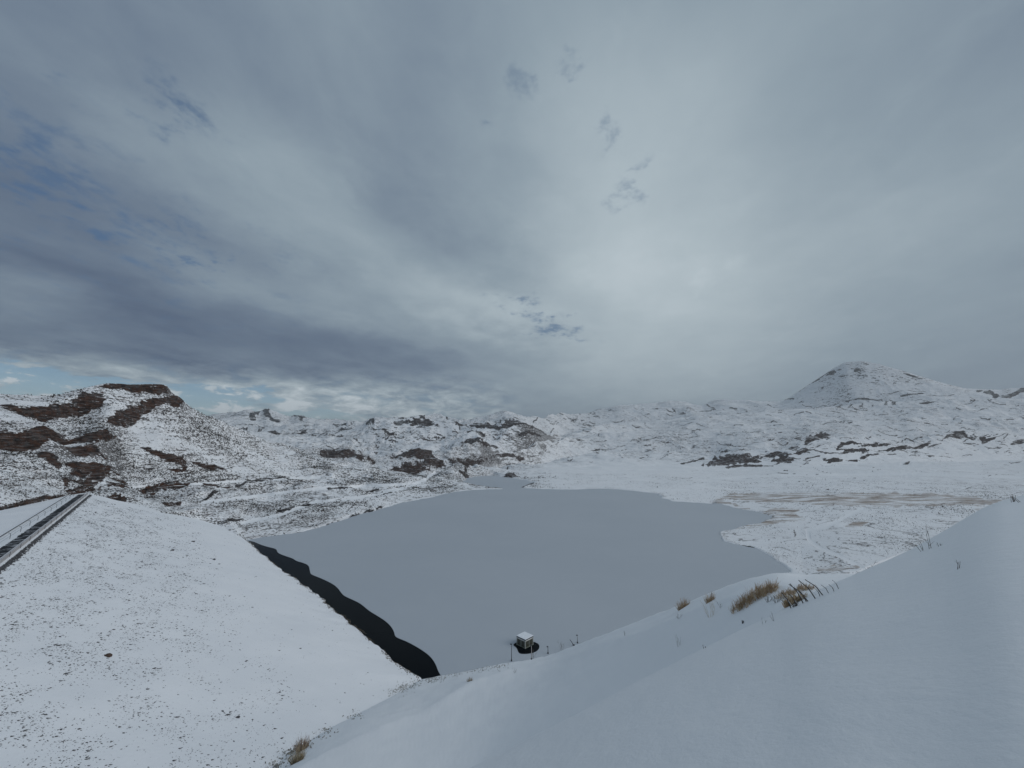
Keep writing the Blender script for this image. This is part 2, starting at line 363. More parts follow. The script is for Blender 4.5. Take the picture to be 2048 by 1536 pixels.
# ---- bare rock, traced as outlines of the outcrops; (distance range, warmth, outlines)
def zp(ox, oy, sc, pts): return [(ox+x/sc, oy+y/sc) for (x, y) in pts]
ROCKS = []
def rk(dr, warm, ox, oy, sc, *polys):
    for p in polys: ROCKS.append((dr, warm, zp(ox, oy, sc, p)))
rk((200, 450), 1, 0, 740, 3.84,
 [(0, 245), (100, 255), (200, 262), (350, 245), (500, 225), (640, 180), (790, 165), (800, 230), (780, 270), (650, 310), (480, 330), (350, 345), (200, 345), (60, 310), (0, 290)],
 [(760, 130), (950, 100), (1230, 104), (1290, 130), (1290, 185), (1150, 180), (1000, 165), (880, 150), (780, 150)],
 [(1150, 225), (1240, 205), (1390, 200), (1405, 245), (1370, 285), (1270, 262), (1180, 300), (1080, 370), (980, 425), (900, 400), (810, 375), (900, 310), (1050, 265)],
 [(-90, 420), (0, 425), (180, 445), (380, 455), (590, 450), (480, 480), (620, 520), (560, 560), (370, 565), (280, 595), (120, 610), (0, 590), (-90, 590)],
 [(590, 470), (830, 465), (880, 500), (850, 555), (740, 555), (620, 530), (500, 520)],
 [(500, 600), (560, 590), (720, 590), (810, 660), (700, 668), (580, 655), (500, 640)],
 [(500, 745), (620, 728), (760, 722), (790, 735), (740, 760), (640, 772), (500, 765)], [(650, 760), (855, 733), (845, 790), (760, 812), (640, 820), (560, 800), (510, 798), (520, 785), (640, 785)],
 [(470, 850), (560, 840), (640, 850), (700, 812), (840, 805), (800, 860), (740, 880), (600, 885), (490, 880)], [(500, 895), (560, 900), (720, 905), (800, 885), (740, 925), (620, 945), (520, 942)],
 [(840, 815), (990, 812), (980, 830), (850, 832)], [(860, 755), (930, 765), (900, 775)],
 [(1020, 895), (1150, 850), (1300, 850), (1440, 880), (1300, 905), (1100, 915)],
 [(740, 990), (870, 965), (975, 985), (940, 1020), (850, 1030)],
 [(-90, 1040), (0, 1035), (200, 1010), (420, 950), (520, 940), (540, 960), (400, 990), (200, 1045), (0, 1085), (-90, 1090)],
 [(1090, 590), (1150, 590), (1300, 620), (1400, 660), (1440, 720), (1330, 690), (1200, 640), (1120, 620)],
 [(1480, 700), (1600, 725), (1770, 730), (1700, 765), (1620, 750), (1540, 735)],
 [(1300, 740), (1450, 750), (1400, 775), (1320, 765)],
 [(1560, 865), (1700, 850), (1780, 855), (1690, 880), (1600, 875)],
 [(1260, 1020), (1400, 990), (1390, 1015), (1290, 1040)], [(800, 870), (980, 880), (1000, 890), (830, 890)],
 [(280, 640), (400, 690), (470, 765), (380, 745), (290, 700)])
rk((200, 540), 0, 400, 780, 4,
 [(620, 960), (930, 900), (925, 912), (640, 972)], [(1010, 790), (1430, 765), (1430, 775), (1040, 800)], [(290, 735), (700, 712), (800, 718), (600, 730), (310, 742)],
 [(0, 865), (110, 815), (160, 800), (120, 830), (0, 875)], [(180, 1050), (350, 1025), (340, 1040), (200, 1060)], [(0, 1085), (120, 1090), (190, 1110), (150, 1120), (0, 1100)],
 [(1000, 1075), (1060, 1050), (1090, 1055), (1060, 1080)], [(1190, 1010), (1250, 985), (1470, 930), (1470, 945), (1300, 1010), (1200, 1030)])
rk((560, 900), .8, 400, 780, 4,
 [(860, 495), (1000, 470), (1150, 455), (1230, 470), (1300, 530), (1400, 590), (1300, 560), (1200, 530), (1000, 520), (900, 510)],
 [(1500, 540), (1620, 510), (1720, 490), (1850, 490), (1870, 530), (1800, 560), (1650, 550), (1560, 550)],
 [(1480, 625), (1560, 600), (1700, 590), (1800, 570), (1900, 555), (1980, 600), (1900, 615), (1780, 625), (1840, 650), (1700, 660), (1600, 640)],
 [(1390, 380), (1450, 350), (1490, 360), (1410, 440), (1300, 460), (1210, 450), (1280, 410)], [(1770, 450), (1850, 440), (1980, 445), (1950, 458), (1800, 460)])
rk((1900, 3500), 0, 400, 780, 4,
 [(395, 225), (440, 180), (480, 172), (470, 195), (430, 215), (440, 240)], [(500, 185), (545, 168), (560, 200), (600, 235), (640, 252), (570, 240), (530, 215)], [(740, 215), (780, 200), (860, 225), (820, 235)])
rk((900, 2200), 0, 400, 780, 4,
 [(1330, 280), (1370, 228), (1400, 260), (1350, 290)], [(1550, 250), (1650, 235), (1660, 260), (1570, 275)], [(1690, 240), (1780, 210), (1850, 290), (1800, 300), (1690, 280)],
 [(1380, 310), (1470, 330), (1560, 350), (1500, 360), (1420, 330)], [(540, 335), (760, 325), (850, 300), (860, 310), (780, 335), (600, 345)], [(1060, 290), (1220, 280), (1200, 295), (1080, 300)])
rk((550, 1000), .6, 800, 780, 4,
 [(480, 430), (560, 395), (620, 388), (710, 435), (790, 475), (700, 460), (640, 410), (540, 420)], [(400, 560), (460, 530), (700, 540), (600, 580), (520, 630), (480, 600)],
 [(740, 540), (880, 510), (1000, 520), (980, 545), (760, 550)], [(810, 690), (860, 662), (930, 690), (1000, 705), (1085, 735), (1060, 748), (980, 725), (880, 708)],
 [(420, 630), (520, 640), (570, 670), (520, 700), (500, 660)], [(490, 740), (540, 720), (560, 722), (500, 748)], [(590, 780), (800, 775), (830, 790), (700, 795)], [(830, 600), (880, 605), (860, 615)])
rk((850, 2600), .3, 800, 780, 4,
 [(560, 280), (640, 275), (800, 290), (850, 252), (980, 268), (900, 282), (840, 300), (760, 310), (650, 300)], [(940, 340), (1000, 335), (1080, 350), (1130, 385), (1040, 367), (960, 355)],
 [(500, 335), (600, 330), (690, 355), (600, 350)], [(980, 275), (1100, 320), (1190, 360), (1120, 335), (1000, 290)], [(360, 200), (500, 290), (480, 300), (380, 240)], [(70, 250), (200, 220), (300, 290), (200, 300), (100, 280)])
rk((700, 1500), .5, 1250, 700, 5.12,
 [(770, 1185), (950, 1110), (1100, 1080), (1300, 1072), (1390, 1100), (1220, 1150), (1100, 1180), (900, 1190)], [(1220, 1130), (1300, 1100), (1400, 1140), (1350, 1155)],
 [(1490, 1120), (1600, 1085), (1680, 1090), (1740, 1120), (1640, 1150), (1530, 1150)], [(1390, 1085), (1560, 1052), (1720, 1070), (1600, 1078), (1450, 1098)],
 [(1850, 940), (1900, 880), (2048, 860), (2000, 910), (1860, 970)], [(1620, 1020), (1700, 1005), (1780, 1008), (1640, 1032)], [(1730, 1060), (1850, 1025), (1930, 1030), (1760, 1068)], [(570, 1160), (800, 1108), (810, 1112), (600, 1165)],
 [(1010, 1200), (1150, 1170), (1400, 1175), (1520, 1180), (1200, 1190), (1060, 1212)], [(970, 1030), (1100, 1020), (1050, 1035)])
rk((700, 1700), .4, 1500, 680, 3.737,
 [(410, 770), (430, 730), (540, 700), (590, 720), (500, 750), (430, 780)], [(640, 830), (680, 765), (760, 752), (840, 778), (760, 775), (700, 785)], [(670, 850), (720, 812), (860, 812), (880, 825), (760, 842)],
 [(830, 785), (930, 765), (1080, 790), (900, 793), (860, 798)], [(960, 828), (1080, 806), (1220, 800), (1330, 748), (1350, 750), (1290, 803), (1100, 828)],
 [(1440, 735), (1480, 700), (1580, 686), (1680, 740), (1600, 728), (1500, 715)], [(1720, 738), (1830, 740), (1740, 778)], [(1950, 785), (2000, 752), (2120, 760), (2120, 772)],
 [(550, 888), (620, 876), (700, 900), (600, 908)], [(60, 872), (150, 852), (240, 848), (230, 860), (80, 878)], [(450, 822), (560, 843), (670, 848), (560, 852)], [(730, 900), (800, 888), (800, 905)], [(820, 880), (880, 850), (980, 855), (900, 865), (850, 890)],
 [(1140, 925), (1200, 910), (1180, 930)], [(1300, 865), (1380, 870), (1350, 880)])
rk((1500, 3500), 0, 1500, 680, 3.737,
 [(690, 462), (830, 443), (1020, 445), (830, 455)], [(1260, 465), (1390, 460), (1330, 480)],
 [(1700, 385), (1790, 378), (1870, 415), (1950, 405), (2048, 370), (2120, 380), (2048, 388), (1940, 428), (1830, 432), (1790, 395)],
 [(1120, 410), (1300, 388), (1310, 392), (1180, 412)], [(170, 445), (330, 432), (330, 437), (180, 450)], [(320, 395), (590, 235), (595, 242), (340, 398)], [(1150, 240), (1300, 295), (1290, 298), (1140, 250)],
 [(750, 215), (800, 200), (840, 225), (790, 235)], [(560, 265), (620, 225), (640, 240), (600, 265)])
GRASS = []
for p in ([(560, 150), (640, 112), (1000, 110), (2148, 106), (2400, 115), (2900, 180), (2600, 200), (1500, 205), (1100, 180), (760, 170)],
          [(890, 270), (1000, 225), (1190, 235), (1120, 270), (1230, 310), (1000, 345), (800, 375), (560, 412), (700, 370), (960, 312)],
          [(1550, 365), (1650, 330), (1800, 318), (1720, 350), (1690, 378), (1560, 374)], [(1270, 715), (1480, 690), (1620, 685), (1700, 700), (1500, 730), (1400, 740)],
          [(2600, 235), (2900, 215), (2880, 235), (2650, 245)], [(560, 150), (500, 175), (640, 195), (760, 235), (800, 230), (640, 180)]):
    GRASS.append(((150, 1200), zp(1300, 960, 4, p)))
def sdf_poly(px, py, poly):
    """signed distance (negative inside) of points to a closed outline"""
    best = np.full(px.shape, 1e18); inside = np.zeros(px.shape, bool)
    n = len(poly)
    for i in range(n):
        ax, ay = poly[i]; bx, by = poly[(i+1) % n]
        ex, ey = bx-ax, by-ay; L2 = ex*ex+ey*ey+1e-12
        t = np.clip(((px-ax)*ex+(py-ay)*ey)/L2, 0, 1)
        dx = px-ax-ex*t; dy = py-ay-ey*t
        best = np.minimum(best, dx*dx+dy*dy)
        c = (ay > py) != (by > py)
        with np.errstate(divide='ignore', invalid='ignore'):
            xi = ax+(py-ay)/(by-ay if by != ay else 1e-12)*ex
        inside ^= c & (px < xi)
    b = np.sqrt(best)
    return np.where(inside, -b, b)
XW = DD*SN; YW = DD*CN
def outline_mask(items, soft, namp):
    m = np.zeros(DD.shape); wv = np.zeros(DD.shape)
    rel = (PX > -250) & (PX < 2250)
    for it in items:
        (d0, d1), poly = it[0], it[-1]; warm = it[1] if len(it) == 3 else 1
        p = np.array(poly); x0, y0 = p.min(0)-8; x1, y1 = p.max(0)+8
        idx = np.nonzero(rel & (PX > x0) & (PX < x1) & (PY > y0) & (PY < y1) & (DD > d0) & (DD < d1))
        if not len(idx[0]): continue
        qx, qy = XW[idx], YW[idx]; sc = DD[idx]/FPX
        hzq = (H+DD[idx]*TE[idx])/sc; qd = qy/sc*.12
        nz = pnoise(qx/(sc*13), hzq/6+qd, 3)+.8*pnoise(qx/(sc*6), hzq/2.6+qd, 4)+.5*pnoise(qx/(sc*2.6), hzq/1.5+qd, 14)
        ar = abs(np.sum(p[:, 0]*np.roll(p[:, 1], -1)-np.roll(p[:, 0], -1)*p[:, 1]))/2
        thick = 2*ar/np.hypot(*(p-np.roll(p, -1, 0)).T).sum()
        na_ = min(namp, .42*thick+.5); so_ = min(soft, .35*thick+.4)
        s = sdf_poly(PX[idx], PY[idx], poly)+nz*na_-.4
        v = 1-smooth(s, -so_, so_)
        m[idx] = np.maximum(m[idx], v); wv[idx] = np.where(v > .02, warm, wv[idx])
    return m, wv
ROCK, WARM = outline_mask(ROCKS, 3.0, 4.6)
GR, _ = outline_mask(GRASS, 4, 3)
# thin bare ledges scattered over the far slopes: (centre box, number, slope of the bed in degrees, length, half thickness)
srng = np.random.default_rng(23)
def ledges(x0, x1, ytop, ybot, n, dip_, ln, hw, dr, warm, clus=0):
    cxs = srng.uniform(x0, x1, max(1, n//6)); 
    for i in range(n):
        if i % 2: x = cxs[srng.integers(len(cxs))]+srng.normal(0, 26)
        else: x = srng.uniform(x0, x1)
        fy_ = srng.uniform(0, 1)
        if i % 2: fy_ = (int(cxs[i % len(cxs)]) % 17)/17+srng.normal(0, .10)
        y = np.interp(x, [q_[0] for q_ in ytop], [q_[1] for q_ in ytop])*(1-fy_)+np.interp(x, [q_[0] for q_ in ybot], [q_[1] for q_ in ybot])*fy_
        L_ = srng.lognormal(math.log(ln), .55); a_ = math.radians(srng.normal(dip_, 9)); kx = srng.normal(0, .25)
        k_ = 6; ts = np.linspace(-.5, .5, k_)
        ptsx = x+ts*L_*math.cos(a_); ptsy = y-ts*L_*math.sin(a_)+kx*L_*ts*ts+srng.normal(0, .45, k_)
        h_ = hw*srng.uniform(.55, 1.35)
        idx = np.nonzero((PX > ptsx.min()-5) & (PX < ptsx.max()+5) & (PY > ptsy.min()-5) & (PY < ptsy.max()+5) & (DD > dr[0]) & (DD < dr[1]))
        if not len(idx[0]): continue
        b_ = np.full(len(idx[0]), 1e9)
        for j in range(k_-1):
            ex, ey = ptsx[j+1]-ptsx[j], ptsy[j+1]-ptsy[j]
            t_ = np.clip(((PX[idx]-ptsx[j])*ex+(PY[idx]-ptsy[j])*ey)/(ex*ex+ey*ey+1e-9), 0, 1)
            b_ = np.minimum(b_, np.hypot(PX[idx]-ptsx[j]-ex*t_, PY[idx]-ptsy[j]-ey*t_))
        v_ = (1-smooth(b_, h_*.45, h_*1.5))*srng.uniform(.40, .95)
        ROCK[idx] = np.maximum(ROCK[idx], v_); WARM[idx] = np.where(v_ > .05, warm, WARM[idx])
A1 = [(1050, 845), (1200, 825), (1400, 815), (1560, 812), (1700, 805), (2048, 800)]; A2 = [(1050, 905), (1200, 905), (1400, 912), (1600, 895), (2048, 875)]
ledges(1060, 2100, A1, A2, 300, -4, 14, .62, (700, 3200), .2)
ledges(1060, 1500, [(1060, 880), (1500, 870)], [(1060, 925), (1500, 920)], 80, 5, 9, .6, (600, 1700), .4)
ledges(1560, 2100, [(1560, 880), (2100, 860)], [(1560, 922), (2100, 905)], 90, 8, 13, .8, (600, 2400), .4)
ledges(1640, 1840, [(1640, 775), (1690, 728), (1760, 732), (1840, 758)], [(1640, 780), (1690, 754), (1840, 768)], 60, -6, 5, .8, (2000, 3500), 0)
ledges(1590, 2000, [(1590, 795), (1690, 775), (1800, 770), (2000, 785)], [(1590, 802), (2000, 800)], 26, -3, 22, .5, (2000, 3500), 0)
ledges(740, 1060, [(640, 850), (850, 842), (1060, 838)], [(640, 875), (850, 885), (1060, 880)], 110, -8, 12, .8, (620, 3500), .3)
ledges(440, 740, [(440, 848), (640, 856), (740, 856)], [(440, 866), (740, 876)], 50, 4, 14, .6, (620, 3500), .2)
ledges(620, 1100, [(620, 870), (1100, 865)], [(620, 905), (900, 930), (1100, 925)], 90, -14, 12, .8, (560, 1500), .6)
ledges(1080, 1560, [(1080, 832), (1230, 818), (1400, 812), (1560, 812)], [(1080, 845), (1560, 822)], 60, -20, 7, .7, (1700, 3500), 0)
ledges(1350, 2100, [(1350, 930), (2100, 925)], [(1350, 980), (2100, 980)], 45, 1, 22, .35, (300, 1500), .3)
ledges(470, 900, [(470, 1000), (700, 975), (900, 965)], [(470, 1065), (700, 1020), (900, 975)], 46, 12, 18, .7, (200, 560), .3)

# steepen the ground where the rock is bare: run in fewer metres, same sight line
start = np.cumsum([0]+nr)
for si in (8, 9, 11, 13, 15):
    a, b = start[si], start[si+1]
    d = DD[a:b+1]; wgt = 1-(.86 if si < 11 else .45)*ROCK[a:b]
    st = np.diff(d, axis=0)*wgt
    tot = st.sum(0); sc = (d[-1]-d[0])/np.maximum(tot, 1e-6)
    nd = d[0]+np.concatenate([np.zeros((1, NC)), np.cumsum(st*sc, axis=0)])
    lr = np.log(nd/d)
    for _ in range(2): lr = np.apply_along_axis(gblur, 1, lr, 11)
    DD[a:b] = (d*np.exp(lr))[:-1]
XW = DD*SN; YW = DD*CN; ZW = H+DD*TE

# roughness by line and column
xc = np.tan(np.clip(TH, -1.3, 1.3))*FPX*(CP+SP*122/FPX)+W0/2
def rr(*p): return np.interp(xc, [q[0] for q in p], [q[1] for q in p])
ROUGH = np.stack([rr((0, 0)), rr((0, .0)), rr((0, .0)), rr((0, .0)), rr((0, .1)), rr((0, .05)), rr((0, 0)), rr((0, .1)),
    rr((0, .3), (200, .15), (480, .15), (600, .12), (1100, .05), (2048, .05)),           # g1
    rr((0, .8), (500, .7), (900, .6), (1050, .15), (1300, .12), (2048, .2)),            # g2
    rr((0, .30), (340, .25), (430, .5), (850, .6), (950, .85), (1150, .45), (2048, .5)),               # g3
    *[rr((0, .9), (1000, .85), (1200, .42), (2048, .45))]*5,
    rr((400, 1.0), (700, 1.1), (760, 1.1), (1050, .7), (1570, .5), (1620, .22), (1950, .22), (2048, .4)), rr((0, .5)), rr((0, 0))])
si = np.minimum(SEG.astype(int), len(nr)-1); sf = SEG-si
cols = np.broadcast_to(np.arange(NC), SEG.shape)
RG = ROUGH[si, cols]*(1-sf)+ROUGH[si+1, cols]*sf
far = DD > 150
fx, fy, fd = XW[far], YW[far], DD[far]
hgt = np.zeros(fx.shape)
for i, wl in enumerate((420, 210, 105, 52, 26, 13, 6.5, 3.2)):
    win = smooth(wl/fd, .0028, .0065)*(1-smooth(wl/fd, .22, .40))
    wx = fx+wl*.35*pnoise(fx/wl*.7+5, fy/wl*.7, 40+i); wy = fy+wl*.35*pnoise(fx/wl*.7, fy/wl*.7+9, 60+i)
    nn = pnoise(wx/wl, wy/wl, 20+i)
    rid = .55-np.abs(nn)*2.2 if i < 7 else nn
    hgt += win*wl*(.085 if wl > 20 else .07)*rid*(.62 if wl > 100 else 1)
ZW[far] += hgt*RG[far]
# a few low terraces on hillsides: flat-lying beds
zt = ZW[far]; step = 3.2+fd*.0055
lean = .075*fx+9*pnoise(fx/240, fy/240, 90)+3*pnoise(fx/70, fy/70, 93)
ph = (zt+lean)/step
fr = ph-np.floor(ph); tz = (np.floor(ph)+smooth(fr, .34, .66))*step-lean
tw = .42*np.clip(RG[far]*1.2, 0, 1)*smooth(pnoise(fx/170, fy/170, 91), -.05, .30)*(1-.8*smooth(fd, 1900, 2400))
ZW[far] = zt*(1-tw)+tz*tw
# near bank: wind-packed undulation
nb = DD < 110
ZW[nb] += (.035*pnoise(XW[nb]/1.7, YW[nb]/1.7, 5)+.010*pnoise(XW[nb]/.5, YW[nb]/.5, 6))*smooth(DD[nb], .8, 4)+.35*pnoise(XW[nb]/14, YW[nb]/14, 7)*smooth(DD[nb], 14, 40)*(1-smooth(DD[nb],60,80)) \
        + .10*pnoise(XW[nb]/2.6, YW[nb]/2.6, 8)*smooth(DD[nb], 18, 60)*(1-smooth(DD[nb], 95, 110))

# ------------------------------------------------------------------ lake outline (at water level)
LAKE_PX = [(486, 1081), (520, 1076), (560, 1070), (600, 1064), (640, 1055), (668, 1046), (700, 1035), (740, 1024), (800, 1007), (830, 1001), (868, 994), (900, 986), (930, 981), (975, 979), (1006, 979), (1000, 976), (965, 973), (935, 969), (922, 965), (933, 957), (950, 953), (985, 951), (1010, 954), (1040, 959), (1072, 965), (1060, 969), (1045, 976),
    (1100, 979), (1150, 979), (1200, 977), (1250, 980), (1290, 985), (1320, 988), (1325, 996), (1345, 1003), (1400, 1006), (1440, 1008), (1480, 1018), (1520, 1024), (1550, 1036), (1520, 1046), (1480, 1054), (1450, 1061), (1437, 1065), (1448, 1082), (1470, 1088), (1500, 1093), (1530, 1105), (1550, 1116), (1568, 1130), (1582, 1143), (1572, 1146), (1555, 1147),
    (1550, 1170), (1420, 1204), (1280, 1262), (1170, 1302), (1110, 1319), (1060, 1326), (1000, 1331), (940, 1344), (885, 1354), (838, 1362)]
LAKE = [at_z(x, y)[:2] for (x, y) in LAKE_PX]
tail = dam_xy(70, 20); tail2 = dam_xy(245, 25)
LAKE += [tuple(tail), tuple(tail2)]
lp = np.array(LAKE)
m = (XW > lp[:, 0].min()-40) & (XW < lp[:, 0].max()+40) & (YW > lp[:, 1].min()-40) & (YW < lp[:, 1].max()+40)
qx, qy = XW[m], YW[m]
sdl = sdf_poly(qx, qy, LAKE)
ws = np.clip(np.hypot(qx, qy)/260, .25, 2)
sdl = sdl+ws*(1.6*pnoise(qx/14, qy/14, 31)+.8*pnoise(qx/5, qy/5, 32))*smooth(qy, 100, 160)
zq = ZW[m]
shore = .12+.05*np.clip(sdl, 0, 6)+.02*np.clip(sdl-6, 0, 30)
zo = np.where(sdl > 0, np.maximum(zq, shore), zq)
zi = -np.clip(-sdl*.25, .03, 3)
w_ = smooth(sdl, -.3, .3)
newz = zi*(1-w_)+zo*w_
# keep shore land low right next to the water
newz = np.where(sdl > 0, np.minimum(newz, .2+sdl*.55+.02*sdl**2), newz)
ZW[m] = newz
SDL = np.full(DD.shape, 99.0); SDL[m] = sdl
# keep the ground below the dam body where the dam stands
aa = XW*Dv[0]+YW*Dv[1]; nn_ = XW*Nv[0]+YW*Nv[1]
damz = np.where(nn_ > N_CREST, CREST-DSL*(nn_-N_CREST), CREST)
ind = (SEG > 6) & (SEG < 8) & (nn_ < 46)
ZW = np.where(ind, np.minimum(ZW, damz-.8), ZW)

# ---- snow tracks, scrub cover
TR = []
for pts, wd in (([(1725, 1017), (1650, 1055), (1615, 1060), (1618, 1080), (1640, 1096), (1675, 1110), (1725, 1136)], 3.4), ([(1420, 958), (1560, 950), (1800, 948), (2048, 955)], 2),
                ([(485, 1046), (560, 1030), (625, 1005), (725, 995), (812, 975), (850, 960), (870, 945)], 3.0), ([(400, 1005), (530, 990), (620, 978), (830, 968)], 3), ([(185, 962), (260, 975), (400, 968), (520, 960), (640, 955)], 2.2)):
    TR.append((pts, wd))
TRK = np.zeros(DD.shape)
PX, PY = project(XW, YW, ZW)
for pts, wd in TR:
    p = np.array(pts); idx = np.nonzero((PX > p[:, 0].min()-9) & (PX < p[:, 0].max()+9) & (PY > p[:, 1].min()-9) & (PY < p[:, 1].max()+9) & (DD > 150) & (DD < 1200))
    b = np.full(len(idx[0]), 1e9)
    for (a1, b1), (a2, b2) in zip(pts[:-1], pts[1:]):
        ex, ey = a2-a1, b2-b1; t = np.clip(((PX[idx]-a1)*ex+(PY[idx]-b1)*ey)/(ex*ex+ey*ey), 0, 1)
        b = np.minimum(b, np.hypot(PX[idx]-a1-ex*t, PY[idx]-b1-ey*t))
    TRK[idx] = np.maximum(TRK[idx], 1-smooth(b, wd*.7, wd*1.3))
def seg_scrub():
    a = np.stack([rr((0, 0))]*8 + [
        rr((0, .65), (300, .7), (600, .7), (850, .5), (1100, .15), (1430, .2), (1440, .36), (2048, .4)),
        rr((0, .85), (600, .75), (900, .65), (1050, .3), (1200, .2), (2048, .22)),
        rr((0, .7), (250, .7), (340, .8), (430, .72), (700, .75), (900, .85), (1100, .45), (2048, .45)),
        rr((0, .8), (1000, .75), (1150, .45), (2048, .45)), rr((0, .8), (1000, .75), (1150, .45), (2048, .45)), rr((0, .6), (1100, .45), (2048, .4)), rr((0, .65), (1100, .45), (2048, .35)),
        rr((0, .6), (1100, .4), (2048, .3)), rr((0, .75), (420, .8), (1100, .5), (1560, .35), (1625, .3), (1690, .55), (1790, .55), (1860, .4), (2048, .45)), rr((0, .4)), rr((0, .3))])
    return a[si, cols]*(1-sf)+a[np.minimum(si+1, len(nr)), cols]*sf
SCR = seg_scrub()*(1-.95*TRK)

co = np.stack([XW, YW, ZW], -1).reshape(-1, 3)
i0 = (np.arange(NR-1)[:, None]*NC+np.arange(NC-1)[None]).ravel()
faces = np.stack([i0, i0+1, i0+NC+1, i0+NC], -1)
# ------------------------------------------------------------------ materials
def mat(name):
    mt = bpy.data.materials.new(name); mt.use_nodes = True
    t = NT(mt.node_tree); t.n.clear()
    out = t.node('ShaderNodeOutputMaterial'); b = t.node('ShaderNodeBsdfPrincipled')
    t.l.new(b.outputs[0], out.inputs[0])
    return mt, t, b
def plain(name, c, rough=.7, var=.25, scale=4, metal=0, bump=0):
    mt, t, b = mat(name)
    g_ = t.node('ShaderNodeNewGeometry').outputs['Position']
    n_ = t.noise(g_, scale, 5, .6)
    lo = tuple(x*(1-var) for x in c)+(1,); hi = tuple(min(1, x*(1+var)) for x in c)+(1,)
    t.put(b, 'Base Color', t.mix(t.maprange(n_, .3, .7), lo, hi)); t.put(b, 'Roughness', rough); t.put(b, 'Metallic', metal)
    if bump:
        bp = t.node('ShaderNodeBump', {'Height': n_, 'Strength': 1.0, 'Distance': bump}); t.put(b, 'Normal', bp.outputs[0])
    return mt
SNOW = (.80, .83, .87)
def terrain_mat():
    mt, t, b = mat('snowy_ground')
    geo = t.node('ShaderNodeNewGeometry'); pos = geo.outputs['Position']
    at = lambda n: t.node('ShaderNodeAttribute', attribute_name=n).outputs['Fac']
    rock, warm, scrub, grass, farr = at('rock'), at('warm'), at('scrub'), at('grass'), at('dist')
    nz = t.node('ShaderNodeSeparateXYZ', {0: geo.outputs['Normal']}).outputs[2]
    # strata: thin bands that follow the beds (compressed in height)
    st = t.mapping(pos, scale=(1, 1, 9))
    sF = t.noise(st, .012, 8, .62, .4); sN = t.noise(st, .045, 7, .62, .3); sM = t.noise(pos, .35, 5, .7); sS = t.noise(pos, .9, 3, .6)
    patch = t.noise(pos, .018, 4, .6)
    patch2 = t.noise(pos, .004, 4, .6)
    steep = t.maprange(nz, .93, .60)                                # 1 on steep ground
    # low scrub and stones poking through: broken specks, sized to what each distance resolves
    tilt = t.mapping(pos, rot=(0, 0, R(20)), scale=(.6, 1, 1.5))
    k1 = t.noise(tilt, 1.25, 3, .62); k2 = t.noise(tilt, .62, 3, .66); k3 = t.noise(tilt, .27, 4, .68); k4 = t.noise(tilt, .11, 4, .7)
    w2 = t.maprange(farr, 220, 480); w3 = t.maprange(farr, 600, 1100); w4 = t.maprange(farr, 1400, 2400)
    fl = lambda f, a, b_: t.math('ADD', t.math('MULTIPLY', a, t.math('SUBTRACT', 1.0, f)), t.math('MULTIPLY', b_, f))
    kk = fl(w4, fl(w3, fl(w2, k1, k2), k3), k4)
    # density: scrub cover, patches, beds, steepness
    band = fl(t.maprange(farr, 350, 1100), sN, sF)
    den = t.math('MULTIPLY', t.math('SUBTRACT', band, .5), .50)
    den = t.math('ADD', den, t.math('MULTIPLY', t.math('SUBTRACT', patch, .5), .24))
    den = t.math('ADD', den, t.math('MULTIPLY', t.math('SUBTRACT', patch2, .5), .28))
    den = t.math('ADD', den, t.math('MULTIPLY', steep, .05))
    den = t.math('ADD', den, t.math('MULTIPLY', t.math('SUBTRACT', scrub, .5), .20))
    den = t.math('ADD', den, t.math('MULTIPLY', rock, .12))
    m1 = t.maprange(t.math('ADD', t.math('ADD', kk, den), t.maprange(farr, 450, 1000, 0, -.030)), .59, .645)
    m1 = t.math('MULTIPLY', m1, t.maprange(scrub, .03, .25))
    # thin bare ledges and rills: level lines of the bed and gully noises, broken up
    def vein(n_, c_, wd): return t.maprange(t.math('ABSOLUTE', t.math('SUBTRACT', n_, c_)), wd, wd*.35)
    bw = t.mapping(pos, scale=(1, 1, 7))
    bF = t.noise(bw, .0065, 5, .55, .6); bN = t.noise(bw, .022, 4, .55, .6); gl = t.noise(pos, .010, 5, .6, .8)
    v1 = t.math('MAXIMUM', t.math('MAXIMUM', vein(bF, .46, .010), vein(bF, .56, .008)), vein(t.noise(bw, .013, 5, .6, .5), .51, .010))
    v2 = t.math('MAXIMUM', vein(bN, .45, .012), vein(bN, .55, .012))
    v3 = t.math('MAXIMUM', vein(gl, .5, .009), vein(t.noise(pos, .021, 4, .6, .8), .5, .010))
    brk = t.maprange(fl(w4, fl(w3, fl(w2, k1, k2), k3), k4), .40, .52)
    vv = fl(t.maprange(farr, 500, 1100), v2, v1)
    vv = t.math('MULTIPLY', t.math('MULTIPLY', vv, t.maprange(fl(t.maprange(farr, 350, 1100), t.noise(pos, .03, 3), patch), .44, .54)), t.maprange(scrub, .12, .45))
    vg = t.math('MULTIPLY', t.math('MULTIPLY', v3, t.maprange(patch2, .44, .54)), t.math('MULTIPLY', t.maprange(farr, 500, 800), t.maprange(scrub, .2, .5)))
    vv = t.math('MULTIPLY', t.math('MAXIMUM', vv, vg), brk)
    m1 = t.math('MAXIMUM', m1, t.math('MULTIPLY', vv, t.maprange(farr, 600, 1500, 1.0, .75)))
    # bare faces too steep to hold snow
    m5 = t.math('MULTIPLY', t.maprange(nz, t.maprange(farr, 400, 1500, .66, .62), t.maprange(farr, 400, 1500, .50, .48)), t.math('MULTIPLY', t.maprange(scrub, .15, .4), t.maprange(kk, .38, .5)))
    m1 = t.math('MAXIMUM', m1, t.math('MULTIPLY', m5, .95))
    # bare rock outcrops with snow left on ledges
    led = t.noise(t.mapping(pos, scale=(.35, .35, 3.0)), .45, 5, .68); led2 = t.noise(t.mapping(pos, scale=(.6, .6, 2.0)), .07, 5, .7)
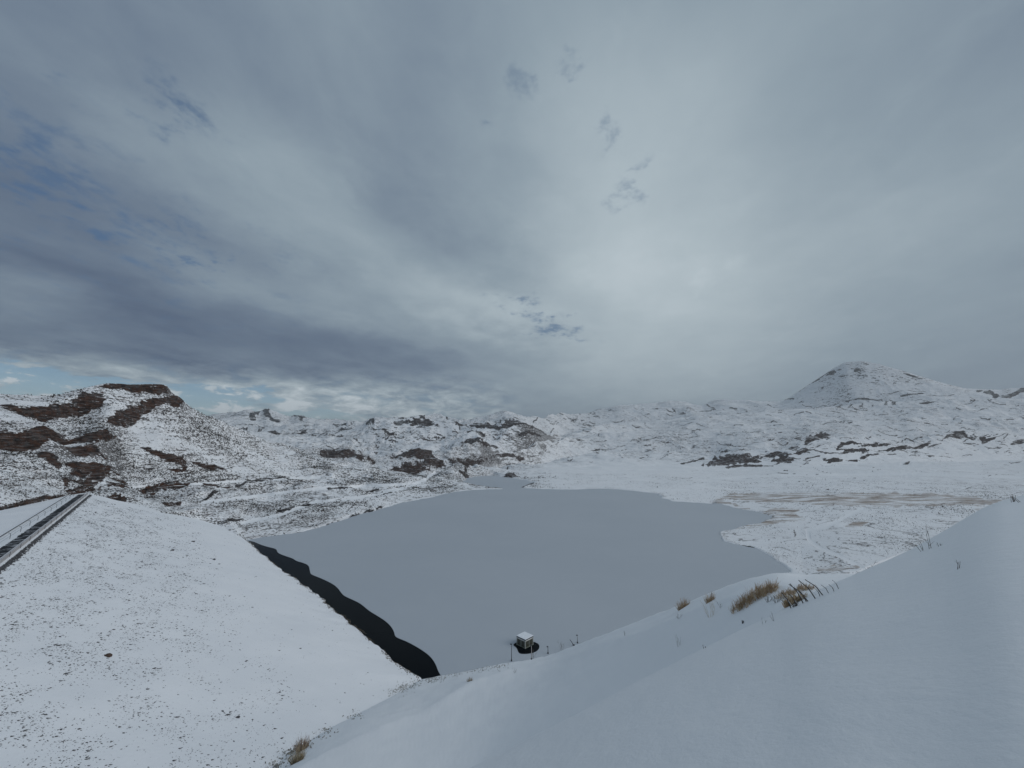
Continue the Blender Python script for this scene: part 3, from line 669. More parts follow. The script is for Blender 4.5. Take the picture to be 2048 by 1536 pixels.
    led = t.math('ADD', t.math('MULTIPLY', led, t.math('SUBTRACT', 1.0, t.maprange(farr, 700, 1500))), t.math('MULTIPLY', led2, t.maprange(farr, 700, 1500)))
    keep = t.math('MULTIPLY', t.maprange(led, .51, .60), t.maprange(farr, 100, 900, .75, .6))
    rr_ = t.math('ADD', rock, t.math('MULTIPLY', t.math('SUBTRACT', kk, .5), 1.7))
    m4 = t.math('MULTIPLY', t.math('MULTIPLY', t.maprange(rr_, .34, .56), t.maprange(rock, .02, .12)), t.math('SUBTRACT', 1.0, keep))
    bare = t.math('MAXIMUM', t.math('MULTIPLY', m1, .92), m4, clamp=True)
    cn = t.noise(t.mapping(pos, scale=(1, 1, 3)), .25, 6, .7)
    jn = t.noise(t.mapping(pos, scale=(1, 1, .15)), .5, 5, .7)
    cn = t.math('ADD', t.math('MULTIPLY', cn, .6), t.math('MULTIPLY', jn, .4))
    warmc = t.mix(t.maprange(cn, .38, .62), (.007, .0045, .0035, 1), (.075, .036, .022, 1))
    coolc = t.mix(t.maprange(cn, .38, .62), (.010, .010, .012, 1), (.056, .048, .046, 1))
    rc = t.mix(warm, coolc, warmc)
    sc_ = t.mix(t.maprange(cn, .4, .6), (.022, .019, .020, 1), (.075, .062, .055, 1))
    rc = t.mix(t.maprange(rock, .1, .5), sc_, rc)
    # dry straw-coloured flats
    gst = t.noise(t.mapping(pos, rot=(0, 0, R(-8)), scale=(.25, 1.0, 1)), .16, 7, .68, .3)
    gm = t.math('MULTIPLY', t.maprange(grass, .05, .7), t.maprange(gst, .40, .60))
    gc = t.mix(t.maprange(sM, .35, .65), (.13, .085, .055, 1), (.30, .205, .14, 1))
    snow = t.mix(t.maprange(patch, .3, .7), (.80, .82, .845, 1), (.865, .88, .90, 1))
    # thin cover: dirt showing faintly through
    thin = t.math('MULTIPLY', t.maprange(t.noise(pos, .06, 6, .7), .42, .75), t.math('MULTIPLY', scrub, t.maprange(farr, 300, 1200, .42, .12)))
    snow = t.mix(thin, snow, (.42, .37, .36, 1))
    c = t.mix(bare, snow, rc)
    c = t.mix(t.math('MULTIPLY', gm, .85), c, gc)
    t.put(b, 'Base Color', c); t.put(b, 'Roughness', t.mix(bare, (.6,)*3+(1,), (.95,)*3+(1,))); b.inputs['Specular IOR Level'].default_value = .25
    hb = t.math('ADD', t.math('MULTIPLY', kk, t.math('MULTIPLY', scrub, t.maprange(farr, 200, 2500, 1.0, 14.0, ))), t.math('MULTIPLY', cn, t.math('MULTIPLY', m4, 1.6)))
    bp = t.node('ShaderNodeBump', {'Height': hb, 'Strength': .7, 'Distance': 1.0})
    fine = t.math('ADD', t.noise(t.mapping(pos, rot=(0, 0, .5), scale=(1, .45, 1)), 3.6, 6, .6), t.math('MULTIPLY', t.noise(pos, 14, 3, .6), .25))
    bp2 = t.node('ShaderNodeBump', {'Height': fine, 'Strength': .7, 'Distance': .028, 'Normal': bp.outputs[0]})
    t.put(b, 'Normal', bp2.outputs[0])
    return mt
M_TER = terrain_mat()
ground = np_mesh('terrain', co, faces, M_TER, attrs={'rock': ROCK, 'warm': WARM, 'scrub': SCR, 'grass': GR, 'dist': DD})
tag(ground, kind='structure')

# ------------------------------------------------------------------ dam
def dam_mat():
    mt, t, b = mat('dam_snow')
    pos = t.node('ShaderNodeNewGeometry').outputs['Position']
    n_ = t.noise(pos, .08, 4); f_ = t.noise(pos, 2.2, 5, .6); v_ = t.noise(t.mapping(pos, rot=(0, 0, -ang), scale=(1, .3, 1)), 6, 4, .7)
    c = t.mix(t.maprange(n_, .3, .7), (.80, .82, .85, 1), (.85, .865, .89, 1))
    # pebbles barely covered
    df = t.math('MULTIPLY', t.maprange(v_, .62, .74), t.maprange(t.noise(pos, .05, 4, .6), .42, .62, 0, .55))
    c = t.mix(df, c, (.30, .31, .33, 1))
    t.put(b, 'Base Color', c); t.put(b, 'Roughness', .6); b.inputs['Specular IOR Level'].default_value = .25
    bp = t.node('ShaderNodeBump', {'Height': t.math('ADD', f_, t.math('MULTIPLY', n_, 3)), 'Strength': .6, 'Distance': .08}); t.put(b, 'Normal', bp.outputs[0])
    return mt
M_DAM = dam_mat()
av = np.arange(-60, 262, 1.0)
nv = np.concatenate([[-90, -60, -40, -30, -24], np.array([-23.0, -20, N_CREST-.6, N_CREST]), np.arange(-16.6, 52, .8)])
A_, N_ = np.meshgrid(av, nv, indexing='ij')
zD = np.where(N_ > N_CREST, CREST-DSL*(N_-N_CREST), CREST)
zD = np.where(N_ < -24, CREST-.012*(-24-N_)**1.2, zD)
zD = zD+np.where(N_ > N_CREST+1, .10*pnoise(A_/7, N_/7, 51)+.05*pnoise(A_/2.2, N_/2.2, 52)+.35*pnoise(A_/40, N_/25, 53), 0)*smooth(N_, N_CREST+1, N_CREST+8)
edge = .7*pnoise(A_/9, N_*0, 55)+.5*pnoise(A_/3, N_*0, 56)-4.6*smooth(A_, 90, 235)
zD = zD+edge*DSL*smooth(N_, 30, 42)
dco = np.stack([Dv[0]*A_+Nv[0]*N_, Dv[1]*A_+Nv[1]*N_, zD], -1).reshape(-1, 3)
na, nn2 = len(av), len(nv)
j0 = (np.arange(na-1)[:, None]*nn2+np.arange(nn2-1)[None]).ravel()
dam = empty('dam', (0, 0, 0))
tag(dam, 'embankment dam with a smooth snow-covered upstream face running down to black open water', 'dam')
face = np_mesh('embankment', dco, np.stack([j0, j0+nn2, j0+nn2+1, j0+1], -1), M_DAM, dam)
face['label'] = 'snow-covered sloping face dotted with stones'
def damP(a, n, z=0.0):
    p = dam_xy(a, n); return Vector((p[0], p[1], (CREST if n <= N_CREST else CREST-DSL*(n-N_CREST))+z))

# ------------------------------------------------------------------ water and ice
mt, t, b = mat('open_water')
t.put(b, 'Base Color', (.004, .006, .008, 1)); t.put(b, 'Roughness', .06); b.inputs['IOR'].default_value = 1.33; b.inputs['Specular IOR Level'].default_value = .02
pos = t.node('ShaderNodeNewGeometry').outputs['Position']
t.put(b, 'Normal', t.node('ShaderNodeBump', {'Height': t.noise(pos, 1.2, 3), 'Strength': .15, 'Distance': .05}).outputs[0])
wsz = lp.min(0)-15, lp.max(0)+15
water = np_mesh('water', [(wsz[0][0], wsz[0][1], 0), (wsz[1][0], wsz[0][1], 0), (wsz[1][0], wsz[1][1], 0), (wsz[0][0], wsz[1][1], 0)], [[0, 1, 2, 3]], mt, smooth=False)
tag(water, kind='structure')
mt, t, b = mat('lake_ice')
pos = t.node('ShaderNodeNewGeometry').outputs['Position']
i1 = t.noise(pos, .012, 5, .55); i2 = t.noise(pos, .15, 5, .6)
c = t.mix(t.maprange(i1, .3, .7), (.405, .445, .49, 1), (.435, .472, .515, 1))
c = t.mix(t.maprange(i2, .45, .8, 0, .10), c, (.56, .59, .62, 1))
t.put(b, 'Base Color', c); t.put(b, 'Roughness', .55); b.inputs['Specular IOR Level'].default_value = .35
M_ICE = mt
# ice edge facing the dam (seen against the black water), traced
EDGE = [(491, 1081), (507, 1083), (522, 1090), (540, 1095), (553, 1098), (555, 1106), (570, 1112), (586, 1117), (592, 1122), (607, 1126), (618, 1131), (620, 1144), (622, 1149), (640, 1156), (660, 1165), (674, 1174), (684, 1188), (690, 1193), (706, 1200), (722, 1208), (738, 1222), (755, 1232), (772, 1243), (782, 1253), (788, 1263), (790, 1273), (797, 1277), (815, 1284), (835, 1295), (852, 1306), (864, 1317), (872, 1330), (876, 1342), (882, 1352)]
HOLE = [(400, 760), (500, 690), (640, 650), (900, 640), (1060, 680), (1190, 740), (1220, 830), (1180, 930), (1060, 1010), (860, 1055), (620, 1055), (560, 1000), (510, 860), (430, 810)]
def chaikin(p, closed=False, n=2):
    for _ in range(n):
        q = []
        m_ = len(p)
        rng_ = range(m_) if closed else range(m_-1)
        if not closed: q.append(p[0])
        for i in rng_:
            a_, b_ = p[i], p[(i+1) % m_]
            q.append((a_[0]*.75+b_[0]*.25, a_[1]*.75+b_[1]*.25)); q.append((a_[0]*.25+b_[0]*.75, a_[1]*.25+b_[1]*.75))
        if not closed: q.append(p[-1])
        p = q
    return p
edge_w = chaikin([at_z(x, y)[:2] for (x, y) in EDGE])
hole_w = chaikin([at_z(1000+x/15.36, 1240+y/15.36)[:2] for (x, y) in HOLE], True)
outer = edge_w[::-1]   # from the near corner back to the far end
cx, cy = 60, 280
far_side = []
for (x, y) in [p for p in LAKE[:-2]][::1]:
    v = Vector((x-cx, y-cy)); v = v*(1+6/v.length); far_side.append((cx+v.x, cy+v.y))
far_side[0] = edge_w[0]
outer = far_side[:-1] + outer[:-1]
loops = [[Vector((x, y, 0)) for (x, y) in outer], [Vector((x, y, 0)) for (x, y) in hole_w]]
tris = tessellate_polygon(loops)
pts2 = [p for l in loops for p in l]; nP = len(pts2)
me = bpy.data.meshes.new('ice')
vv = [(p.x, p.y, .07) for p in pts2]+[(p.x, p.y, .008) for p in pts2]
ff = [list(tr) for tr in tris]
ofs = 0
for l in loops:
    for i in range(len(l)):
        j = (i+1) % len(l); ff.append([ofs+i, ofs+j, nP+ofs+j, nP+ofs+i])
    ofs += len(l)
me.from_pydata(vv, [], ff); me.update()
bm = bmesh.new(); bm.from_mesh(me); bmesh.ops.recalc_face_normals(bm, faces=bm.faces)
if sum(f.normal.z*f.calc_area() for f in bm.faces) < 0: bmesh.ops.reverse_faces(bm, faces=bm.faces)
bm.to_mesh(me); bm.free(); me.materials.append(M_ICE)
ice = bpy.data.objects.new('ice', me); COL.objects.link(ice); tag(ice, kind='structure')

# ------------------------------------------------------------------ placing things on the ground
bpy.context.view_layer.update()
DG = bpy.context.evaluated_depsgraph_get()
def hit(x, y):
    u, f, up = px_dir(x, y); v = Vector((u, f, up)).normalized()
    ok, loc, nor, idx, ob, mx = SC.ray_cast(DG, Vector((0, 0, H)), v, distance=9000)
    return loc if ok else None
def drop(x, y, z=200):
    ok, loc, nor, idx, ob, mx = SC.ray_cast(DG, Vector((x, y, z)), Vector((0, 0, -1)), distance=400)
    return loc if ok else Vector((x, y, 0))

M_STONE = plain('dark_stone', (.07, .072, .078), .9, .4, 3)
M_BROWNSTONE = plain('brown_stone', (.06, .038, .028), .9, .4, 3, bump=.03)
M_SNOWCAP = plain('snow_cap', SNOW, .6, .03, 2)
M_TWIG = plain('dead_twig', (.07, .055, .045), .9, .3, 8)
M_DRY = plain('dry_brown_stem', (.38, .25, .15), .9, .45, 3)
M_STRAW = plain('pale_straw', (.52, .42, .28), .9, .3, 5)
M_GREYTWIG = plain('grey_twig', (.13, .115, .10), .9, .3, 8)
M_POST = plain('weathered_post', (.07, .062, .055), .9, .3, 6)
M_STEEL = plain('dark_steel', (.05, .055, .062), .5, .2, 6, metal=.5)
M_PALE = plain('pale_painted_steel', (.36, .34, .33), .6, .15, 5)
M_CONC = plain('pale_concrete', (.42, .40, .40), .85, .18, 2.5, bump=.01)

# loose stones poking through the snow of the dam's face (uncountable): one mesh
def blobs(name, P_, S_, mat_, parent=None, flat=.6, seed=1, ns=1, up=.0, rotm=None, lx=1):
    """each blob: a jittered octahedron"""
    r_ = np.random.default_rng(seed); n = len(P_)
    base = np.array([(1, 0, 0), (0, 1, 0), (-1, 0, 0), (0, -1, 0), (0, 0, 1), (0, 0, -1)], float)
    f0_ = np.array([(0, 1, 4), (1, 2, 4), (2, 3, 4), (3, 0, 4), (1, 0, 5), (2, 1, 5), (3, 2, 5), (0, 3, 5)])
    rot_ = r_.uniform(0, 6.28, n); c, s = np.cos(rot_), np.sin(rot_)
    if rotm is not None: rot_ = r_.normal(rotm, .45, n); c, s = np.cos(rot_), np.sin(rot_)
    v = base[None]*np.array([lx, 1, 1])*(1+r_.uniform(-.4, .4, (n, 6, 1)))*np.stack([r_.uniform(.7, 1.5, n), r_.uniform(.6, 1.1, n), r_.uniform(.6, 1.2, n)*flat], -1)[:, None]
    v = v+r_.uniform(-.15, .15, v.shape)
    vx = v[..., 0]*c[:, None]-v[..., 1]*s[:, None]; vy = v[..., 0]*s[:, None]+v[..., 1]*c[:, None]
    v = np.stack([vx, vy, v[..., 2]+up], -1)*S_[:, None, None]+P_[:, None]
    fc = (f0_[None]+np.arange(n)[:, None, None]*6).reshape(-1, 3)
    return np_mesh(name, v.reshape(-1, 3), fc, mat_, parent, smooth=False)
def dam_z(a, n):
    base = CREST-DSL*(n-N_CREST)
    w1 = smooth(n, N_CREST+1, N_CREST+8)
    z = base+(.10*pnoise(a/7, n/7, 51)+.05*pnoise(a/2.2, n/2.2, 52)+.35*pnoise(a/40, n/25, 53))*w1
    return z+(.7*pnoise(a/9, n*0, 55)+.5*pnoise(a/3, n*0, 56)-4.6*smooth(a, 90, 235))*DSL*smooth(n, 30, 42)
q = 420000
a_s = rng.uniform(10, 240, q); n_s = rng.uniform(N_CREST+.5, N_WATER, q)
xw_ = Dv[0]*a_s+Nv[0]*n_s; yw_ = Dv[1]*a_s+Nv[1]*n_s
ppx, ppy = project(xw_, yw_, dam_z(a_s, n_s))
cl = pnoise(a_s/9, n_s/5, 71)*.6+pnoise(a_s/3, n_s/2, 72)*.5
dens = np.clip(1.15-(n_s+12)/30, .03, 1)*np.clip(.42+cl*1.1, .02, 1)*np.interp(a_s, [20, 60, 140, 240], [1, 1, .6, .25])
kp = (rng.uniform(0, 1, q) < dens*.75) & (ppx > -200)
a_s, n_s = a_s[kp], n_s[kp]
sz = rng.lognormal(math.log(.037), .55, len(a_s)); sz = np.clip(sz, .025, .17)*np.interp(a_s, [20, 80, 200], [.75, 1, 1.5])
Pz = np.stack([Dv[0]*a_s+Nv[0]*n_s, Dv[1]*a_s+Nv[1]*n_s, dam_z(a_s, n_s)+.0*sz], -1)
st = blobs('stones', Pz, sz, M_STONE, flat=.5, seed=5, rotm=.35, lx=2.0); tag(st, kind='stuff')
# single larger stones one can pick out on the face
for (x, y, s_, lab, m_) in ((215, 1313, .42, 'large brown stone alone low on the snowy dam face', M_BROWNSTONE), (391, 1189, .36, 'dark stone alone high on the snowy dam face left of the black water', M_STONE),
        (386, 1083, .4, 'dark stone high up on the far part of the snowy dam face', M_STONE), (428, 1119, .4, 'small dark stone nearest the far end of the black water strip', M_STONE),
        (345, 1100, .34, 'small dark stone left of the black water among the farthest on the dam', M_STONE), (475, 1435, .2, 'small dark stone on the smooth snow near the bottom of the dam face', M_STONE)):
    X_, Y_, Z_ = on_dam(x, y)
    bm = bmesh.new(); bmesh.ops.create_icosphere(bm, subdivisions=2, radius=s_)
    for v in bm.verts:
        k_ = 1+.35*math.sin(v.co.x*9/s_*.3+x)*math.cos(v.co.y*8/s_*.3+y)+random.uniform(-.12, .12)
        v.co = Vector((v.co.x*1.3*k_, v.co.y*k_, v.co.z*.7*k_))
    me = bpy.data.meshes.new('stone'); bm.to_mesh(me); bm.free(); me.materials.append(m_)
    o = bpy.data.objects.new('stone', me); COL.objects.link(o); o.location = (X_, Y_, Z_+.05*s_); tag(o, lab, 'stone', 'loose stones on the dam face')

# black rubble along the foot of the parapet and the waterline
q = 5000
a_s = rng.uniform(95, 250, q); n_s = N_CREST+.35+np.abs(rng.normal(0, .30, q))
Pz = np.stack([Dv[0]*a_s+Nv[0]*n_s, Dv[1]*a_s+Nv[1]*n_s, dam_z(a_s, n_s)], -1)
rb = blobs('rubble', Pz, rng.uniform(.10, .26, q), M_STONE, seed=8); tag(rb, kind='stuff')
q = 5200
a_s = rng.uniform(60, 238, q)
off = .7*pnoise(a_s/9, a_s*0, 55)+.5*pnoise(a_s/3, a_s*0, 56)-4.6*smooth(a_s, 90, 235)
n_s = N_WATER+off-np.abs(rng.normal(0, .55, q))*np.interp(a_s, [60, 130, 238], [1.3, 1, .5])+.1
gk = rng.uniform(0, 1, q) < .35+.8*pnoise(a_s/6, a_s*0+3, 77)
a_s, n_s = a_s[gk], n_s[gk]
Pz = np.stack([Dv[0]*a_s+Nv[0]*n_s, Dv[1]*a_s+Nv[1]*n_s, np.maximum(dam_z(a_s, n_s), .0)], -1)
rb2 = blobs('shore_rubble', Pz, rng.uniform(.06, .20, len(a_s)), plain('wet_rubble', (.085, .07, .05), .9, .4, 2), seed=9); tag(rb2, kind='stuff')

# ------------------------------------------------------------------ low scrub on the hillsides (uncountable): one mesh of twiggy clumps
def clumps(name, P_, S_, mat_, seed, nb=9):
    r_ = np.random.default_rng(seed); n = len(P_)
    th_ = r_.uniform(0, 6.28, (n, nb)); tl = r_.uniform(.15, 1.1, (n, nb)); ln = r_.uniform(.5, 1.1, (n, nb))
    tip = np.stack([np.cos(th_)*np.sin(tl)*ln, np.sin(th_)*np.sin(tl)*ln, np.cos(tl)*ln*.8], -1)
    sd_ = np.stack([-np.sin(th_), np.cos(th_), th_*0], -1)*r_.uniform(.10, .26, (n, nb, 1))
    c0 = tip*.15
    tri = np.stack([c0-sd_*.7, c0+sd_*.7, tip+sd_*.55, tip-sd_*.55], 2)      # n,nb,4,3
    v = tri*S_[:, None, None, None]+P_[:, None, None]
    fc = np.arange(n*nb*4).reshape(-1, 4)
    return np_mesh(name, v.reshape(-1, 3), fc, mat_, smooth=False)
PX, PY = project(XW, YW, ZW)
ok = (PX > -60) & (PX < 2110) & (DD > 150) & (DD < 620) & (SDL > 2) & (SEG > 8) & (SEG < 10.05)
wgt = np.where(ok, SCR*(1-GR)*(1-ROCK*.8)*np.clip(.45+1.5*pnoise(XW/38, YW/38, 81)+.6*pnoise(XW/9, YW/9, 82), .02, 1.4), 0)
# account for cell size so density is even on the ground
cell = np.gradient(DD, axis=0)*DD*np.abs(np.gradient(TH))[None]
wgt = wgt*np.clip(cell, 0, 4)**.55
wgt[:, :k+128] *= .3
pr = (wgt/wgt.sum()).ravel()
idx = rng.choice(pr.size, 42000, p=pr)
jit = rng.uniform(-.6, .6, (len(idx), 3)); jit[:, 2] = 0
Ps = co[idx]+jit
sz = np.clip(rng.lognormal(math.log(.32), .42, len(idx)), .14, 1.1)*np.interp(DD.ravel()[idx], [180, 400], [.8, 1.7])*np.where(XW.ravel()[idx] > 60, .55, 1)
sb = clumps('scrub', Ps, sz, plain('scrub_twigs', (.060, .050, .042), .95, .35, 1.0), 4); tag(sb, kind='stuff')

# ------------------------------------------------------------------ crest road, parapet and railings
mt, t, b = mat('dark_road')  # near-black road strip, broken by paler snow patches
pos = t.node('ShaderNodeNewGeometry').outputs['Position']
rp = t.mapping(pos, rot=(0, 0, -ang))
sn = t.noise(t.mapping(rp, scale=(.35, 1.5, 1)), .8, 4, .6)
edge_n = t.noise(rp, 1.4, 3)
c = t.mix(t.maprange(t.math('ADD', sn, t.math('MULTIPLY', edge_n, .15)), .66, .70), (.010, .011, .014, 1), (.5, .52, .56, 1))
t.put(b, 'Base Color', c); t.put(b, 'Roughness', .7); b.inputs['Specular IOR Level'].default_value = .2
M_ROAD = mt
def strip(n0, n1, a0, a1, z, jag=0, step=2.0):
    pts = []; a = a0; L_ = []
    while a <= a1+1e-6:
        L_.append((a, n0+(random.uniform(-jag, jag) if jag else 0), n1)); a += step
    v = []; f = []
    for (a, p, q_) in L_: v += [damP(a, p, z), damP(a, q_, z)]
    for i in range(len(L_)-1): f.append((2*i, 2*i+1, 2*i+3, 2*i+2))
    return v, f
v, f = strip(-20.5, -18.05, 60, 252, .012, .16, .6)
me = bpy.data.meshes.new('road'); me.from_pydata([tuple(p) for p in v], [], f); me.materials.append(M_ROAD)
ro = bpy.data.objects.new('road', me); COL.objects.link(ro); tag(ro, kind='structure')
def dam_box(mb, a0, a1, n0, n1, z0, z1):
    b0 = len(mb.v)
    for z in (z0, z1):
        for (a, n) in ((a0, n0), (a1, n0), (a1, n1), (a0, n1)):
            p = dam_xy(a, n); mb.v.append(Vector((p[0], p[1], CREST+z)))
    for q_ in ((3, 2, 1, 0), (4, 5, 6, 7), (0, 1, 5, 4), (1, 2, 6, 5), (2, 3, 7, 6), (3, 0, 4, 7)): mb.f.append([b0+i for i in q_])
par = empty('parapet_wall'); tag(par, 'long low pale concrete parapet wall along the lake side of the dam crest', 'wall')
mb = MB()
a = 60.0
while a < 250: dam_box(mb, a, a+4.96, N_CREST-.45, N_CREST-.2, -.3, .72); a += 5
mb.build('wall_panel', M_CONC, par)
mb = MB(); dam_box(mb, 60, 250, N_CREST-.50, N_CREST-.15, .722, .80); mb.build('coping', plain('wall_snow', (.6, .6, .62), .7, .1, 3), par)
# railing on the parapet's face
rail = empty('railing'); tag(rail, 'thin post railing standing against the lake side of the pale parapet wall', 'railing')
a = 62.0
while a < 249:
    mb = MB(); mb.tube([damP(a, N_CREST-.12, 0), damP(a, N_CREST-.12, .95)], .035); mb.build('post', M_STEEL, rail); a += 8.5
mb = MB(); mb.tube([damP(60, N_CREST-.12, .93), damP(250, N_CREST-.12, .93)], .02); mb.build('rail', M_STEEL, rail)
rail2 = empty('railing'); tag(rail2, 'railing with bent-top posts and cables between the dark crest road and the snow', 'railing')
a = 64.0
while a < 249:
    mb = MB(); mb.tube([damP(a, -21.2, 0), damP(a, -21.2, 1.15), damP(a, -21.38, 1.3), damP(a, -21.6, 1.34)], .04); mb.build('post', M_STEEL, rail2); a += 10
for z_ in (.62, 1.2):
    mb = MB(); mb.tube([damP(60, -21.25, z_), damP(250, -21.25, z_)], .018); mb.build('cable', M_STEEL, rail2)
kerb = empty('edge_wall'); tag(kerb, 'low dark edge wall on the far side of the snowy dam crest', 'wall')
mb = MB(); dam_box(mb, 60, 246, -23.55, -23.25, -.2, .34); mb.build('wall_body', plain('dark_concrete', (.09, .10, .115), .8, .2, 3), kerb)
mb = MB(); dam_box(mb, 60, 246, -23.58, -23.22, .342, .38); mb.build('snow_cover', M_SNOWCAP, kerb)

# ------------------------------------------------------------------ intake hut standing in the lake
hx, hy, _ = at_z(1050.5, 1298)
S2 = 2.72; hd = S2/math.sqrt(2)
hut = empty('intake_hut', (hx, hy+hd, 0), R(45)); tag(hut, 'small square hut with snowy flat roof standing in the lake', 'hut')
s = S2/2
M_WALL = plain('olive_metal_wall', (.085, .085, .062), .6, .3, 2.5); M_TRIM = plain('pale_trim', (.34, .36, .34), .6, .1, 4)
mb = MB(); mb.box(-s+.08, s-.08, -s+.08, s-.08, -.6, 1.42); mb.build('wall', M_WALL, hut)
mb = MB(); mb.box(-s, s, -s, s, 1.66, 1.86); mb.build('roof', plain('dark_fascia', (.035, .05, .065), .5, .15, 4), hut)
mb = MB(); mb.box(-s-.03, s+.03, -s-.03, s+.03, 1.862, 1.99); sn_ = mb.build('roof_snow', M_SNOWCAP, hut, bevel=.04)
for (px_, py_) in ((-1, -1), (1, -1), (-1, 1), (1, 1)):
    mb = MB(); x_ = px_*(s-.09); y_ = py_*(s-.09); mb.box(x_-.09, x_+.09, y_-.09, y_+.09, -.6, 1.655); mb.build('corner_post', M_TRIM, hut)
for side in range(4):
    M4 = Matrix.Rotation(side*math.pi/2, 4, 'Z')
    mb = MB(); mb.box(-s+.2, s-.2, -s+.02, -s+.12, 1.44, 1.64, M4); mb.build('vent_band', plain('white_band', (.62, .62, .6), .6, .08, 3), hut)
    for c_ in (-.62, .62):
        mb = MB(); mb.box(c_-.5, c_+.5, -s+.035, -s+.078, .25, 1.36, M4); mb.build('wall_panel', plain('dark_panel', (.05, .052, .038), .5, .4, 6), hut)
    mb = MB(); mb.box(-.045, .045, -s+.02, -s+.077, .0, 1.42, M4); mb.build('mullion', M_TRIM, hut)
    mb = MB(); mb.box(-s+.2, s-.2, -s+.03, -s+.079, -.1, .2, M4); mb.build('plinth', plain('algae_concrete', (.15, .17, .14), .8, .2, 4), hut)

# ------------------------------------------------------------------ lamp posts and poles on the near shore
def lamp_post(x, yb, yt, lab, m_, lean=0, head=True):
    p = hit(x, yb)
    if p is None: p = Vector(at_z(x, yb, 1))
    d_ = math.hypot(p.x, p.y); u_, f_, up_ = px_dir(x, yt); h_ = H+up_/math.hypot(u_, f_)*d_-p.z
    h_ = max(h_, .6)
    o = empty('lamp_post' if head else 'pole', p); tag(o, lab, 'lamp post' if head else 'pole', 'posts along the near shore')
    mb = MB(); mb.tube([(0, 0, -.3), (lean*.5, 0, h_*.5), (lean, 0, h_)], [.075, .065, .05], 8); mb.build('pole_shaft' if head else 'shaft', m_, o, True)
    mb = MB(); mb.box(-.14, .14, -.14, .14, -.1, .22); mb.build('foot', M_STEEL, o)
    if head:
        mb = MB(); mb.box(lean-.30, lean+.08, -.11, .11, h_, h_+.14); mb.build('lamp_head', M_STEEL, o, bevel=.02)
    return o
lamp_post(1023, 1322, 1289, 'dark lamp post left of the hut, tallest of those on the near shore', M_STEEL)
lamp_post(1063, 1319, 1291, 'pale lamp post right in front of the hut', M_PALE)
lamp_post(1096, 1307, 1294, 'short dark lamp post just right of the hut', M_STEEL)
lamp_post(1155, 1286, 1271, 'thin grey lamp post farthest right of the hut', plain('grey_steel', (.2, .21, .22), .5, .1, 4))
lamp_post(1148, 1291, 1279, 'short dark pole leaning left beside the shore', M_STEEL, -.9, False)

# ------------------------------------------------------------------ plants
def plant(name, x, y, hpx, lab, cat, m_, stems=8, spread=.5, rad=.012, branch=2, group=None, tilt=(0, 0), curve=.25, wid=1.0, twigs=0, seed=0, stemname='stem', npart=1):
    p = hit(x, y)
    if p is None: return None
    r_ = random.Random(int(x*13+y*7)+seed)
    d_ = p.y*CP+(p.z-H)*SP
    h_ = hpx/FPX*d_/.93
    o = empty(name, p); tag(o, lab, cat, group)
    rmin = d_/FPX*.16
    rr_ = max(rad, rmin)
    mb = MB()
    def stem(base, dirv, ln, r0, depth):
        n = 4; pts_ = [base]; q_ = Vector(base); dd = dirv.normalized()
        for i in range(n):
            dd = (dd+Vector((r_.uniform(-1, 1), r_.uniform(-1, 1), r_.uniform(-.4, .6)))*curve*.35).normalized()
            q_ = q_+dd*ln/n; pts_.append(q_.copy())
        mb.tube(pts_, [r0*(1-.6*i/n) for i in range(n+1)], 4 if r0 < .03 else 6, cap=False)
        if depth > 0:
            for _ in range(r_.randint(1, 3)):
                i = r_.randint(1, n-1)
                nd_ = (dd+Vector((r_.uniform(-1, 1), r_.uniform(-1, 1), r_.uniform(-.1, .8)))*.9).normalized()
                stem(pts_[i], nd_, ln*r_.uniform(.3, .55), r0*.6, depth-1)
    for i in range(stems):
        th_ = r_.uniform(0, 6.28); sp = r_.uniform(0, spread)
        base = Vector((math.cos(th_)*h_*.18*wid*r_.random(), math.sin(th_)*h_*.18*wid*r_.random(), -.05))
        dv = Vector((math.cos(th_)*sp+tilt[0], math.sin(th_)*sp+tilt[1], 1))
        stem(base, dv, h_*r_.uniform(.6, 1.05), rr_*r_.uniform(.7, 1.2), branch)
    mb.build(stemname, m_, o)
    return o
